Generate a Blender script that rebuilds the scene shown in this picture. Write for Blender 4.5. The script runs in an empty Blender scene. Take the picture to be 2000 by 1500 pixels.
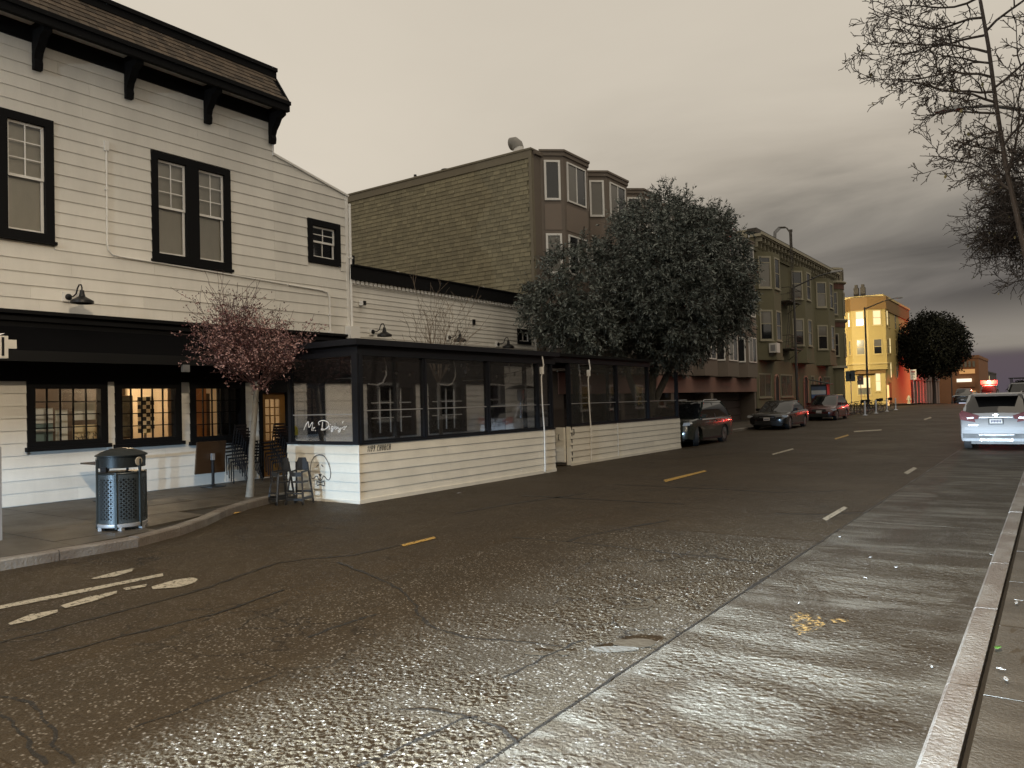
import bpy, bmesh, math, random
from mathutils import Vector, Matrix, noise
random.seed(7)
R = math.radians
scene = bpy.context.scene
col = scene.collection

# ------------------------------------------------------------------ camera
CAM_H, YAW, PITCH, ROLL = 1.8, R(35.2), R(1.34), R(1.5)
_f = Vector((-math.sin(YAW)*math.cos(PITCH), math.cos(YAW)*math.cos(PITCH), math.sin(PITCH)))
_r = Vector((math.cos(YAW), math.sin(YAW), 0)); _u = _r.cross(_f)
_r2 = _r*math.cos(ROLL) - _u*math.sin(ROLL); _u2 = _u*math.cos(ROLL) + _r*math.sin(ROLL)
cam = bpy.data.cameras.new('camera'); cam.sensor_width = 36; cam.lens = 27.0
cam.clip_start = 0.05; cam.clip_end = 6000
cam_o = bpy.data.objects.new('camera', cam); col.objects.link(cam_o)
m = Matrix((( _r2.x, _u2.x, -_f.x), (_r2.y, _u2.y, -_f.y), (_r2.z, _u2.z, -_f.z))).to_4x4()
m.translation = Vector((0, 0, CAM_H)); cam_o.matrix_world = m
scene.camera = cam_o
vs = scene.view_settings
vs.view_transform = 'Standard'; vs.look = 'None'; vs.exposure = 0.0; vs.gamma = 1.0; vs.use_curve_mapping = False
try:
    scene.cycles.max_bounces = 7; scene.cycles.transparent_max_bounces = 16
    scene.cycles.caustics_reflective = False; scene.cycles.caustics_refractive = False
    scene.cycles.sample_clamp_indirect = 4.0
    scene.cycles.use_denoising = True
except Exception: pass

# ------------------------------------------------------------------ world: light-polluted overcast night sky
world = bpy.data.worlds.new('World'); scene.world = world; world.use_nodes = True
W = world.node_tree; W.nodes.clear()
def wn(t, **k):
    n = W.nodes.new(t)
    for a, b in k.items(): setattr(n, a, b)
    return n
def wl(a, b): W.links.new(a, b)
def wm(op, a, b=None, c=None, clamp=False):
    n = wn('ShaderNodeMath', operation=op, use_clamp=clamp)
    for i, v in enumerate((a, b, c)):
        if v is None: continue
        if isinstance(v, (int, float)): n.inputs[i].default_value = v
        else: wl(v, n.inputs[i])
    return n.outputs[0]
tc = wn('ShaderNodeTexCoord'); sep = wn('ShaderNodeSeparateXYZ'); wl(tc.outputs['Generated'], sep.inputs[0])
dx, dy, dz = sep.outputs
zc = wm('ADD', wm('MAXIMUM', dz, 0.0), 0.12)
comb = wn('ShaderNodeCombineXYZ')
wl(wm('DIVIDE', dx, zc), comb.inputs[0]); wl(wm('DIVIDE', dy, zc), comb.inputs[1])
n1 = wn('ShaderNodeTexNoise'); n1.inputs['Scale'].default_value = 0.75; n1.inputs['Detail'].default_value = 8; n1.inputs['Roughness'].default_value = 0.52
n1.inputs['Distortion'].default_value = 0.6
mp1 = wn('ShaderNodeMapping'); mp1.inputs['Rotation'].default_value = (0, 0, R(20)); mp1.inputs['Scale'].default_value = (0.75, 1.25, 1); wl(comb.outputs[0], mp1.inputs[0])
wl(mp1.outputs[0], n1.inputs['Vector'])
n2 = wn('ShaderNodeTexNoise'); n2.inputs['Scale'].default_value = 0.28; n2.inputs['Detail'].default_value = 3; wl(comb.outputs[0], n2.inputs['Vector'])
# how far the cloud deck above is lit by the city: full overhead and to the west and south, less low to the north-east
horiz = wm('SQRT', wm('ADD', wm('MULTIPLY', dx, dx), wm('MULTIPLY', dy, dy)))
north = wm('DIVIDE', wm('ADD', wm('MULTIPLY', dx, 0.45), wm('MULTIPLY', dy, 0.89)), wm('MAXIMUM', horiz, 0.01))
sec = wn('ShaderNodeMapRange', interpolation_type='SMOOTHSTEP'); wl(north, sec.inputs[0])
for k, v in enumerate((0.0, 1.0, 0.0, 1.0)): sec.inputs[k+1].default_value = v
sec.inputs[1].default_value = 0.30; sec.inputs[2].default_value = 0.88
el = wm('ADD', dz, wm('MULTIPLY', wm('SUBTRACT', n1.outputs[0], 0.5), 0.13))
lit = wn('ShaderNodeMapRange', interpolation_type='SMOOTHSTEP'); wl(el, lit.inputs[0])
lit.inputs[1].default_value = 0.075; lit.inputs[2].default_value = 0.375; lit.inputs[3].default_value = 0.0; lit.inputs[4].default_value = 1.0
glow = wm('SUBTRACT', 1.0, wm('MULTIPLY', sec.outputs[0], wm('SUBTRACT', 1.0, lit.outputs[0])), clamp=True)
ramp = wn('ShaderNodeValToRGB'); wl(glow, ramp.inputs[0])
e = ramp.color_ramp.elements
e[0].position = 0.0; e[0].color = (0.076, 0.069, 0.066, 1)
e[1].position = 1.0; e[1].color = (0.585, 0.525, 0.435, 1)
x = e.new(0.45); x.color = (0.205, 0.186, 0.160, 1)
x = e.new(0.78); x.color = (0.45, 0.40, 0.33, 1)
# cloud mottling, stronger where the deck is dark
mott = wm('ADD', 1.0, wm('MULTIPLY', wm('SUBTRACT', n1.outputs[0], 0.5), wm('ADD', 0.32, wm('MULTIPLY', wm('SUBTRACT', 1.0, glow), 2.3))))
mott = wm('MULTIPLY', mott, wm('ADD', 0.80, wm('MULTIPLY', n2.outputs[0], 0.38)))
mixc = wn('ShaderNodeVectorMath', operation='SCALE'); wl(ramp.outputs[0], mixc.inputs[0]); wl(mott, mixc.inputs[3])
# pale strip under the edge of the cloud deck
b1 = wn('ShaderNodeMapRange', interpolation_type='SMOOTHSTEP'); wl(dz, b1.inputs[0]); b1.inputs[1].default_value = .030; b1.inputs[2].default_value = .050
b2_ = wn('ShaderNodeMapRange', interpolation_type='SMOOTHSTEP'); wl(wm('ADD', dz, wm('MULTIPLY', wm('SUBTRACT', n1.outputs[0], 0.5), 0.06)), b2_.inputs[0]); b2_.inputs[1].default_value = .115; b2_.inputs[2].default_value = .055
bandf = wm('MULTIPLY', wm('MULTIPLY', b1.outputs[0], b2_.outputs[0]), sec.outputs[0])
bc = wn('ShaderNodeVectorMath', operation='SCALE'); bc.inputs[0].default_value = (0.165, 0.150, 0.125); wl(bandf, bc.inputs[3])
ba = wn('ShaderNodeVectorMath', operation='ADD'); wl(mixc.outputs[0], ba.inputs[0]); wl(bc.outputs[0], ba.inputs[1])
# clear slot over the horizon to the north, last of the blue hour
slot = wn('ShaderNodeMapRange', interpolation_type='SMOOTHSTEP'); wl(wm('ADD', dz, wm('MULTIPLY', wm('SUBTRACT', n2.outputs[0], 0.5), 0.02)), slot.inputs[0])
slot.inputs[1].default_value = 0.052; slot.inputs[2].default_value = 0.034; slot.inputs[3].default_value = 0.0; slot.inputs[4].default_value = 1.0
slotf = wm('MULTIPLY', slot.outputs[0], sec.outputs[0])
mx = wn('ShaderNodeMix', data_type='RGBA'); wl(slotf, mx.inputs[0]); wl(ba.outputs[0], mx.inputs[6]); mx.inputs[7].default_value = (0.088, 0.073, 0.088, 1)
sky = wn('ShaderNodeTexSky', sky_type='NISHITA', sun_disc=False); sky.sun_elevation = R(-4); sky.sun_rotation = R(20)
bg1 = wn('ShaderNodeBackground'); wl(mx.outputs[2], bg1.inputs[0]); bg1.inputs[1].default_value = 1.10
bg2 = wn('ShaderNodeBackground'); wl(sky.outputs[0], bg2.inputs[0]); bg2.inputs[1].default_value = 0.05
ad = wn('ShaderNodeAddShader'); wl(bg1.outputs[0], ad.inputs[0]); wl(bg2.outputs[0], ad.inputs[1])
wo = wn('ShaderNodeOutputWorld'); wl(ad.outputs[0], wo.inputs[0])

# soft warm city glow from the overcast above the far side of the street
sun = bpy.data.lights.new('sun', 'SUN'); sun.energy = 0.5; sun.angle = R(50); sun.color = (1.0, 0.86, 0.66)
sun_o = bpy.data.objects.new('sun', sun); col.objects.link(sun_o)
sun_o.rotation_euler = Vector((-0.42, 0.16, -0.90)).to_track_quat('-Z', 'Y').to_euler()

# ------------------------------------------------------------------ materials
MATS = {}
def mat(name, c, rough=0.6, metal=0.0, var=0.12, vscale=3.0, bump=0.0, bscale=40.0, spec=0.5, coat=0.0, emit=None, estr=0.0, stretch=None, var2=0.0, island=False):
    if name in MATS: return MATS[name]
    M = bpy.data.materials.new(name); M.use_nodes = True
    nt = M.node_tree; b = nt.nodes['Principled BSDF']
    b.inputs['Base Color'].default_value = (*c, 1); b.inputs['Roughness'].default_value = rough; b.inputs['Metallic'].default_value = metal
    b.inputs['Specular IOR Level'].default_value = spec; b.inputs['Coat Weight'].default_value = coat
    if emit: b.inputs['Emission Color'].default_value = (*emit, 1); b.inputs['Emission Strength'].default_value = estr
    if var or bump:
        g = nt.nodes.new('ShaderNodeNewGeometry'); vec = g.outputs['Position']
        if stretch:
            mp = nt.nodes.new('ShaderNodeMapping'); mp.inputs['Scale'].default_value = stretch
            nt.links.new(vec, mp.inputs[0]); vec = mp.outputs[0]
    if var:
        n = nt.nodes.new('ShaderNodeTexNoise'); n.inputs['Scale'].default_value = vscale; n.inputs['Detail'].default_value = 6; n.inputs['Roughness'].default_value = 0.65
        nt.links.new(vec, n.inputs['Vector'])
        oi = nt.nodes.new('ShaderNodeObjectInfo')
        ma = nt.nodes.new('ShaderNodeMath'); ma.operation = 'MULTIPLY_ADD'; nt.links.new(n.outputs[0], ma.inputs[0]); ma.inputs[1].default_value = 4*var; ma.inputs[2].default_value = 1-2*var
        mb = nt.nodes.new('ShaderNodeMath'); mb.operation = 'MULTIPLY_ADD'; nt.links.new(g.outputs['Random Per Island'] if island else oi.outputs['Random'], mb.inputs[0]); mb.inputs[1].default_value = 2*var2; mb.inputs[2].default_value = 1-var2
        mc = nt.nodes.new('ShaderNodeMath'); mc.operation = 'MULTIPLY'; nt.links.new(ma.outputs[0], mc.inputs[0]); nt.links.new(mb.outputs[0], mc.inputs[1])
        v = nt.nodes.new('ShaderNodeVectorMath'); v.operation = 'SCALE'; v.inputs[0].default_value = c; nt.links.new(mc.outputs[0], v.inputs[3])
        nt.links.new(v.outputs[0], b.inputs['Base Color'])
        mr = nt.nodes.new('ShaderNodeMath'); mr.operation = 'MULTIPLY_ADD'; nt.links.new(n.outputs[0], mr.inputs[0]); mr.inputs[1].default_value = 0.25; mr.inputs[2].default_value = max(0.03, rough-0.125)
        if rough > 0.15: nt.links.new(mr.outputs[0], b.inputs['Roughness'])
    if bump:
        n = nt.nodes.new('ShaderNodeTexNoise'); n.inputs['Scale'].default_value = bscale; n.inputs['Detail'].default_value = 4
        nt.links.new(vec, n.inputs['Vector'])
        bp = nt.nodes.new('ShaderNodeBump'); bp.inputs['Strength'].default_value = bump; bp.inputs['Distance'].default_value = 0.01
        nt.links.new(n.outputs[0], bp.inputs['Height']); nt.links.new(bp.outputs[0], b.inputs['Normal'])
    MATS[name] = M; return M
def glass(name, tint=(1, 1, 1), refl=1.0, rough=0.02, haze=0.0, hcol=(0.5, 0.5, 0.5)):
    if name in MATS: return MATS[name]
    M = bpy.data.materials.new(name); M.use_nodes = True; nt = M.node_tree; nt.nodes.clear()
    o = nt.nodes.new('ShaderNodeOutputMaterial'); t = nt.nodes.new('ShaderNodeBsdfTransparent'); t.inputs[0].default_value = (*tint, 1)
    g = nt.nodes.new('ShaderNodeBsdfGlossy'); g.inputs['Roughness'].default_value = rough
    f = nt.nodes.new('ShaderNodeFresnel'); f.inputs[0].default_value = 1.5
    k = nt.nodes.new('ShaderNodeMath'); k.operation = 'MULTIPLY'; k.inputs[1].default_value = refl; nt.links.new(f.outputs[0], k.inputs[0])
    x = nt.nodes.new('ShaderNodeMixShader'); nt.links.new(k.outputs[0], x.inputs[0]); nt.links.new(t.outputs[0], x.inputs[1]); nt.links.new(g.outputs[0], x.inputs[2])
    if haze:
        d = nt.nodes.new('ShaderNodeBsdfDiffuse'); d.inputs[0].default_value = (*hcol, 1)
        y = nt.nodes.new('ShaderNodeMixShader')
        ns = nt.nodes.new('ShaderNodeTexNoise'); ns.inputs['Scale'].default_value = 2.5; ns.inputs['Detail'].default_value = 5
        ge = nt.nodes.new('ShaderNodeNewGeometry'); nt.links.new(ge.outputs['Position'], ns.inputs['Vector'])
        kk = nt.nodes.new('ShaderNodeMath'); kk.operation = 'MULTIPLY'; kk.inputs[1].default_value = haze*2; nt.links.new(ns.outputs[0], kk.inputs[0])
        nt.links.new(kk.outputs[0], y.inputs[0]); nt.links.new(x.outputs[0], y.inputs[1]); nt.links.new(d.outputs[0], y.inputs[2]); x = y
    nt.links.new(x.outputs[0], o.inputs[0]); MATS[name] = M; return M
def emis(name, c, s):
    return mat(name, (0.1, 0.1, 0.1), 0.5, var=0, emit=c, estr=s)

# ------------------------------------------------------------------ helpers
class MB:
    def __init__(s): s.v = []; s.f = []
    def add(s, vs, fs):
        n = len(s.v); s.v += [tuple(v) for v in vs]; s.f += [tuple(i+n for i in f) for f in fs]; return s
    def box(s, x0, x1, y0, y1, z0, z1):
        return s.add([(x0,y0,z0),(x1,y0,z0),(x1,y1,z0),(x0,y1,z0),(x0,y0,z1),(x1,y0,z1),(x1,y1,z1),(x0,y1,z1)],
                     [(3,2,1,0),(4,5,6,7),(0,1,5,4),(1,2,6,5),(2,3,7,6),(3,0,4,7)])
    def bar(s, a, b, w, h=None, up=(0,0,1)):
        a, b = Vector(a), Vector(b); h = w if h is None else h
        d = (b-a).normalized(); u = Vector(up)
        if abs(d.dot(u)) > 0.98: u = Vector((1,0,0))
        r = d.cross(u).normalized()*w/2; q = r.cross(d).normalized()*h/2
        vs = [a-r-q, a+r-q, a+r+q, a-r+q, b-r-q, b+r-q, b+r+q, b-r+q]
        return s.add(vs, [(3,2,1,0),(4,5,6,7),(0,1,5,4),(1,2,6,5),(2,3,7,6),(3,0,4,7)])
    def tube(s, pts, r, n=8, cap=True, r2=None):
        pts = [Vector(p) for p in pts]; rings = []; N = len(pts)
        rs = r if isinstance(r, (list, tuple)) else [r + ((r2-r)*i/(N-1) if r2 is not None else 0) for i in range(N)]
        prev = None
        for i, p in enumerate(pts):
            d = ((pts[min(i+1, N-1)]-pts[max(i-1, 0)])).normalized()
            if prev is None:
                u = Vector((0,0,1)) if abs(d.z) < 0.9 else Vector((1,0,0)); a = d.cross(u).normalized()
            else:
                a = (prev - d*prev.dot(d)); a = a.normalized() if a.length > 1e-6 else d.orthogonal().normalized()
            prev = a; b = d.cross(a)
            rings.append([p + a*math.cos(2*math.pi*k/n)*rs[i] + b*math.sin(2*math.pi*k/n)*rs[i] for k in range(n)])
        vs = [v for rg in rings for v in rg]; fs = []
        for i in range(N-1):
            for k in range(n): fs.append((i*n+k, i*n+(k+1)%n, (i+1)*n+(k+1)%n, (i+1)*n+k))
        if cap: fs += [tuple(range(n-1,-1,-1)), tuple((N-1)*n+k for k in range(n))]
        return s.add(vs, fs)
    def lathe(s, prof, c=(0,0,0), n=16, axis='z'):
        vs = []; fs = []; L = len(prof)
        for r, z in prof:
            for k in range(n):
                a = 2*math.pi*k/n; p = (r*math.cos(a), r*math.sin(a), z)
                if axis == 'y': p = (p[0], p[2], p[1])
                if axis == 'x': p = (p[2], p[0], p[1])
                vs.append((p[0]+c[0], p[1]+c[1], p[2]+c[2]))
        for i in range(L-1):
            for k in range(n): fs.append((i*n+k, i*n+(k+1)%n, (i+1)*n+(k+1)%n, (i+1)*n+k))
        fs += [tuple(range(n-1,-1,-1)), tuple((L-1)*n+k for k in range(n))]
        return s.add(vs, fs)
    def prism(s, poly, d, org=(0,0,0), u=(1,0,0), v=(0,0,1), n=(0,1,0)):
        o, u, v, n = Vector(org), Vector(u), Vector(v), Vector(n); N = len(poly)
        a = [o+u*p[0]+v*p[1] for p in poly]; b = [p+n*d for p in a]
        return s.add(a+b, [tuple(range(N)), tuple(range(2*N-1, N-1, -1))] + [(i, N+i, N+(i+1)%N, (i+1)%N) for i in range(N)])
    def ribbon(s, pts, w, nrm):
        """flat stroke of width w along a polyline lying in the plane with normal nrm"""
        nrm = Vector(nrm); P = [Vector(p) for p in pts]; N = len(P); L = []; Rr = []
        for i in range(N):
            d = (P[min(i+1,N-1)]-P[max(i-1,0)]).normalized(); q = nrm.cross(d).normalized()*w/2
            e = d*w*0.3 if i == N-1 else (-d*w*0.3 if i == 0 else Vector())
            L.append(P[i]+q+e); Rr.append(P[i]-q+e)
        return s.add(L+Rr, [(i, i+1, N+i+1, N+i) for i in range(N-1)])
    def build(s, name, m, parent=None, smooth=False):
        me = bpy.data.meshes.new(name); me.from_pydata(s.v, [], s.f); me.update()
        bmm = bmesh.new(); bmm.from_mesh(me); bmesh.ops.recalc_face_normals(bmm, faces=bmm.faces); bmm.to_mesh(me); bmm.free()
        if smooth:
            for p in me.polygons: p.use_smooth = True
            try: me.set_sharp_from_angle(angle=R(40))
            except Exception: pass
        return link(name, me, m, parent)
def link(name, me, m, parent=None):
    o = bpy.data.objects.new(name, me)
    if m is not None and (not me.materials): me.materials.append(m)
    col.objects.link(o)
    if parent is not None: o.parent = parent
    return o
def tag(o, label=None, cat=None, group=None, kind=None):
    if label: o['label'] = label
    if cat: o['category'] = cat
    if group: o['group'] = group
    if kind: o['kind'] = kind
    return o
def thing(name, label, cat, loc=(0,0,0), rz=0, group=None):
    o = bpy.data.objects.new(name, None); col.objects.link(o); o.empty_display_size = 0.1
    o.location = loc; o.rotation_euler = (0, 0, rz); tag(o, label, cat, group); return o
def dup(o, parent=None):
    c = o.copy(); col.objects.link(c)
    if parent is not None: c.parent = parent
    for ch in [q for q in o.children]: dup(ch, c)
    return c
def box(name, m, parent, *a): return MB().box(*a).build(name, m, parent)

def gz(y):
    """height of the road crown along the street: level, a slight climb, then down past the crossing"""
    P = [(-400, 0), (28, 0), (45, .12), (60, .22), (75, .30), (98, .34), (125, -.15), (200, -2.2), (600, -14), (3000, -14)]
    for (a, b), (c, d) in zip(P, P[1:]):
        if y <= c:
            t = (y-a)/(c-a); return b+(d-b)*t
    return P[-1][1]
FX = -15.55           # street face of the buildings

# ------------------------------------------------------------------ ground materials
def ground_mat(name, c0, c1, rough, bscale, bstr, bdist, wet=0.0, streak=None, c2=None, fine=1.0, agg=0.0, net=0.0, patch=0.0):
    M = bpy.data.materials.new(name); M.use_nodes = True; nt = M.node_tree; b = nt.nodes['Principled BSDF']
    N = nt.nodes.new; L = nt.links.new
    g = N('ShaderNodeNewGeometry'); pos = g.outputs['Position']
    def noise(s, d=5, r=0.6, vec=pos, dist=0):
        n = N('ShaderNodeTexNoise'); n.inputs['Scale'].default_value = s; n.inputs['Detail'].default_value = d; n.inputs['Roughness'].default_value = r; n.inputs['Distortion'].default_value = dist
        L(vec, n.inputs['Vector']); return n.outputs[0]
    def rng(v, a, bb, c=0.0, d=1.0):
        n = N('ShaderNodeMapRange'); L(v, n.inputs[0])
        for i, q in enumerate((a, bb, c, d)): n.inputs[i+1].default_value = q
        return n.outputs[0]
    def math_(op, a, bb):
        n = N('ShaderNodeMath'); n.operation = op
        for i, q in enumerate((a, bb)):
            if isinstance(q, (int, float)): n.inputs[i].default_value = q
            else: L(q, n.inputs[i])
        return n.outputs[0]
    big = noise(0.35, 4); mid = noise(2.2, 6, 0.7); fin = noise(bscale, 4, 0.62)
    f = math_('ADD', math_('MULTIPLY', rng(big, .3, .7), .5), math_('MULTIPLY', rng(mid, .3, .7), .5))
    mx = N('ShaderNodeMix'); mx.data_type = 'RGBA'; L(f, mx.inputs[0]); mx.inputs[6].default_value = (*c0, 1); mx.inputs[7].default_value = (*c1, 1)
    out = mx.outputs[2]
    if streak:
        mp = N('ShaderNodeMapping'); mp.inputs['Scale'].default_value = streak; L(pos, mp.inputs[0])
        st = rng(noise(1.0, 6, 0.62, mp.outputs[0], 0.3), .40, .58)
        m2 = N('ShaderNodeMix'); m2.data_type = 'RGBA'; L(math_('MULTIPLY', st, .9), m2.inputs[0]); L(out, m2.inputs[6]); m2.inputs[7].default_value = (*(c2 or c0), 1); out = m2.outputs[2]
    if net:
        # network of hairline cracks where the surface has broken up
        dn = N('ShaderNodeTexNoise'); dn.inputs['Scale'].default_value = 3.0; dn.inputs['Detail'].default_value = 5; L(pos, dn.inputs['Vector'])
        dv = N('ShaderNodeVectorMath'); dv.operation = 'MULTIPLY_ADD'; L(dn.outputs['Color'], dv.inputs[0]); dv.inputs[1].default_value = (.5, .5, .5); L(pos, dv.inputs[2])
        ve = N('ShaderNodeTexVoronoi'); ve.feature = 'DISTANCE_TO_EDGE'; ve.inputs['Scale'].default_value = net; L(dv.outputs[0], ve.inputs['Vector'])
        ln = math_('MULTIPLY', rng(ve.outputs['Distance'], .030, .010), rng(noise(.45, 3), .50, .60))
        m4 = N('ShaderNodeMix'); m4.data_type = 'RGBA'; L(math_('MULTIPLY', ln, .85), m4.inputs[0]); L(out, m4.inputs[6]); m4.inputs[7].default_value = (.008, .006, .004, 1); out = m4.outputs[2]
    if patch:
        pm = rng(noise(.9, 6, .62, pos, .8), .47, .60); m5 = N('ShaderNodeMix'); m5.data_type = 'RGBA'; L(math_('MULTIPLY', pm, patch), m5.inputs[0]); L(out, m5.inputs[6]); m5.inputs[7].default_value = (.026, .018, .010, 1); out = m5.outputs[2]  # dark brown stains; on the concrete lane they also paint in cast shadows
    sp = math_('ADD', 0.75, math_('MULTIPLY', fin, 0.5))
    sc = N('ShaderNodeVectorMath'); sc.operation = 'SCALE'; L(out, sc.inputs[0]); L(sp, sc.inputs[3]); L(sc.outputs[0], b.inputs['Base Color'])
    if agg:
        # exposed aggregate: a scatter of paler stones in dark binder
        va = N('ShaderNodeTexVoronoi'); va.inputs['Scale'].default_value = bscale*1.15; L(pos, va.inputs['Vector'])
        bw = N('ShaderNodeSeparateColor'); L(va.outputs['Color'], bw.inputs[0])
        st_ = math_('MULTIPLY', rng(bw.outputs[0], .62, .92), rng(va.outputs['Distance'], .55, .25))
        m3 = N('ShaderNodeMix'); m3.data_type = 'RGBA'; L(math_('MULTIPLY', st_, math_('ADD', .25, math_('MULTIPLY', rng(mid, .3, .7), .75))), m3.inputs[0]); L(sc.outputs[0], m3.inputs[6]); m3.inputs[7].default_value = (agg, agg*.93, agg*.84, 1); L(m3.outputs[2], b.inputs['Base Color'])
    rg = math_('ADD', rough, math_('MULTIPLY', math_('SUBTRACT', mid, .5), .35))
    if wet: rg = math_('SUBTRACT', rg, math_('MULTIPLY', rng(big, .42, .62), wet))
    L(rg, b.inputs['Roughness'])
    vo = N('ShaderNodeTexVoronoi'); vo.inputs['Scale'].default_value = bscale*0.9; L(pos, vo.inputs['Vector'])
    h = math_('ADD', math_('MULTIPLY', math_('SUBTRACT', 1.0, vo.outputs[0]), 0.6*fine), math_('ADD', math_('MULTIPLY', fin, 2.2), math_('MULTIPLY', mid, 1.2)))
    if streak: h = math_('ADD', h, math_('MULTIPLY', noise(9.0, 5, 0.6, mp.outputs[0], 0.4), .5))
    bp = N('ShaderNodeBump'); bp.inputs['Strength'].default_value = bstr; bp.inputs['Distance'].default_value = bdist; L(h, bp.inputs['Height']); L(bp.outputs[0], b.inputs['Normal'])
    b.inputs['Specular IOR Level'].default_value = .22 if agg else .4
    MATS[name] = M; return M
ASPH = ground_mat('wet_asphalt', (0.0225, 0.0155, 0.0078), (0.041, 0.0285, 0.0145), 0.66, 40, .45, 0.022, wet=0.08, fine=.3, agg=.15, net=1.5, patch=.35)
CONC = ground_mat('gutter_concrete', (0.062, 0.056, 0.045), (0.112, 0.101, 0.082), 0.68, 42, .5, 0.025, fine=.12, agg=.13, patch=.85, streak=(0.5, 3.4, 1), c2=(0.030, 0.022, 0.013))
ASPH2 = ground_mat('pale_lit_asphalt', (0.0235, 0.0175, 0.0105), (0.043, 0.0325, 0.020), 0.66, 40, .45, 0.022, wet=0.08, fine=.3, agg=.24, net=1.5, patch=.35)  # stones paler and greyer here: headlight glitter put into the colour
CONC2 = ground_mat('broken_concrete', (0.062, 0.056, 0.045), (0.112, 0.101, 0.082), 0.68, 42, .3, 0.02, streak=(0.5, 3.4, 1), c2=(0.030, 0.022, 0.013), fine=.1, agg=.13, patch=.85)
WALK = ground_mat('sidewalk_concrete', (0.055, 0.048, 0.039), (0.10, 0.088, 0.070), 0.55, 45, 0.5, 0.006, wet=0.12, streak=(0.7, 2.2, 1), c2=(0.05, 0.042, 0.032))
KERB = ground_mat('kerb_stone', (0.15, 0.142, 0.13), (0.23, 0.215, 0.195), 0.62, 34, 0.6, 0.010, streak=(2.5, 1.2, 1), c2=(0.12, 0.10, 0.085))
EARTH = ground_mat('earth', (0.03, 0.028, 0.022), (0.05, 0.045, 0.035), 0.9, 3, 0.3, 0.02)

# ------------------------------------------------------------------ ground, roads, pavements
YS = [-60, -30, -10, 0, 10, 20, 28, 36, 45, 52, 60, 68, 75, 84, 92, 98, 106, 115, 125, 150, 200, 300, 420, 600]
def strip(name, m, x0, x1, ys, dz, parent=None):
    v = []; f = []
    for y in ys: v += [(x0, y, gz(y)+dz), (x1, y, gz(y)+dz)]
    for i in range(len(ys)-1): f.append((2*i, 2*i+1, 2*i+3, 2*i+2))
    return MB().add(v, f).build(name, m, parent)
tag(strip('ground', EARTH, -3000, 3000, [-3000]+YS+[3000], -0.06), kind='structure')
tag(strip('road', ASPH, -13.6, -2.386, YS, 0.0), kind='structure')
tag(strip('cross_street', ASPH, -200, 200, [73.6, 75, 84, 92.4], -0.008), kind='structure')
lane = tag(strip('parking_lane', mat('joint_dirt', (0.02, 0.017, 0.013), 0.8), -2.40, -0.55, YS, -0.02), kind='structure')
y = -11.4
while y < 73:
    h = 4.6
    v = [(-2.378, y+.006, gz(y)+.003), (-0.575, y+.006, gz(y)+.003), (-0.575, y+h-.006, gz(y+h)+.003), (-2.378, y+h-.006, gz(y+h)+.003)]
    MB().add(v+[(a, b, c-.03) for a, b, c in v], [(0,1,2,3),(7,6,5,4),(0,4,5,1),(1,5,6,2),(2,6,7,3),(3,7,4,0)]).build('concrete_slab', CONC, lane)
    y += h

KP = [(-60, -12.75), (-16, -12.75), (-12, -10.05), (5.5, -10.03), (6.3, -10.35), (7.0, -10.8), (7.74, -11.4), (8.5, -11.85), (9.3, -12.2), (10.4, -12.58), (11.5, -12.75), (73.2, -12.75)]
def kx(y):
    for (a, b), (c, d) in zip(KP, KP[1:]):
        if y <= c: return b+(d-b)*(y-a)/(c-a)
    return -12.75
CURB_H = 0.13
wy = [-60, -30, -16, -12, 0, 5.5, 6.3, 7.0, 7.74, 8.5, 9.3, 10.4, 11.5, 20, 28, 36, 45, 52, 60, 68, 73.0]
v = []; f = []
for y in wy: v += [(-60, y, gz(y)+.10), (kx(y)-.02, y, gz(y)+.10)]
for i in range(len(wy)-1): f.append((2*i, 2*i+1, 2*i+3, 2*i+2))
walk_l = tag(MB().add(v, f).build('sidewalk_left', mat('joint_dirt', (0.02, 0.017, 0.013), 0.8)), kind='structure')
KW = 0.17
xs = [-15.52, -14.33, -13.14, -11.95, -10.76, -9.57]
y = -5.0; P_ = 1.22
while y < 72.5:
    y1 = min(y+P_, 73)
    for xa, xb in zip(xs, xs[1:]):
        a0, a1 = min(xb, kx(y)-KW), min(xb, kx(y1)-KW)
        if a0 < xa+.12 or a1 < xa+.12: continue
        dz = random.uniform(-.003, .004)
        q = [(xa+.007, y+.007), (a0-.007, y+.007), (a1-.007, y1-.007), (xa+.007, y1-.007)]
        vv = [(p[0], p[1], gz(p[1])+CURB_H+dz) for p in q]; vv += [(a, b, c-.04) for a, b, c in vv]
        MB().add(vv, [(0,1,2,3),(7,6,5,4),(0,4,5,1),(1,5,6,2),(2,6,7,3),(3,7,4,0)]).build('paving_slab', WALK, walk_l)
    y = y1
kerb_l = tag(strip('kerb_left', mat('joint_dirt', (0.02, 0.017, 0.013), 0.8), -12.84, -12.78, [12, 28, 45, 60, 73], 0.05), kind='structure')
def kerbstones(parent, path, inner, ch):
    for (a, b) in zip(path, path[1:]):
        A, B = Vector((*a, 0)), Vector((*b, 0)); d = (B-A).normalized(); n = Vector((-d.y, d.x, 0))*inner
        A2, B2 = A+d*.006, B-d*.006; za, zb = gz(a[1]), gz(b[1])
        t = ch+random.uniform(-.004, .004)
        v = []
        for p, z in ((A2, za), (B2, zb)):
            for off, hh in ((0, -.1), (0, t-.02), (.02, t), (KW-.012, t+.002), (KW-.012, -.1)):
                q = p+n*off; v.append((q.x, q.y, z+hh))
        f = [(i, (i+1) % 5, 5+(i+1) % 5, 5+i) for i in range(5)] + [(4,3,2,1,0), (5,6,7,8,9)]
        MB().add(v, f).build('kerb_stone', KERB, parent)
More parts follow.
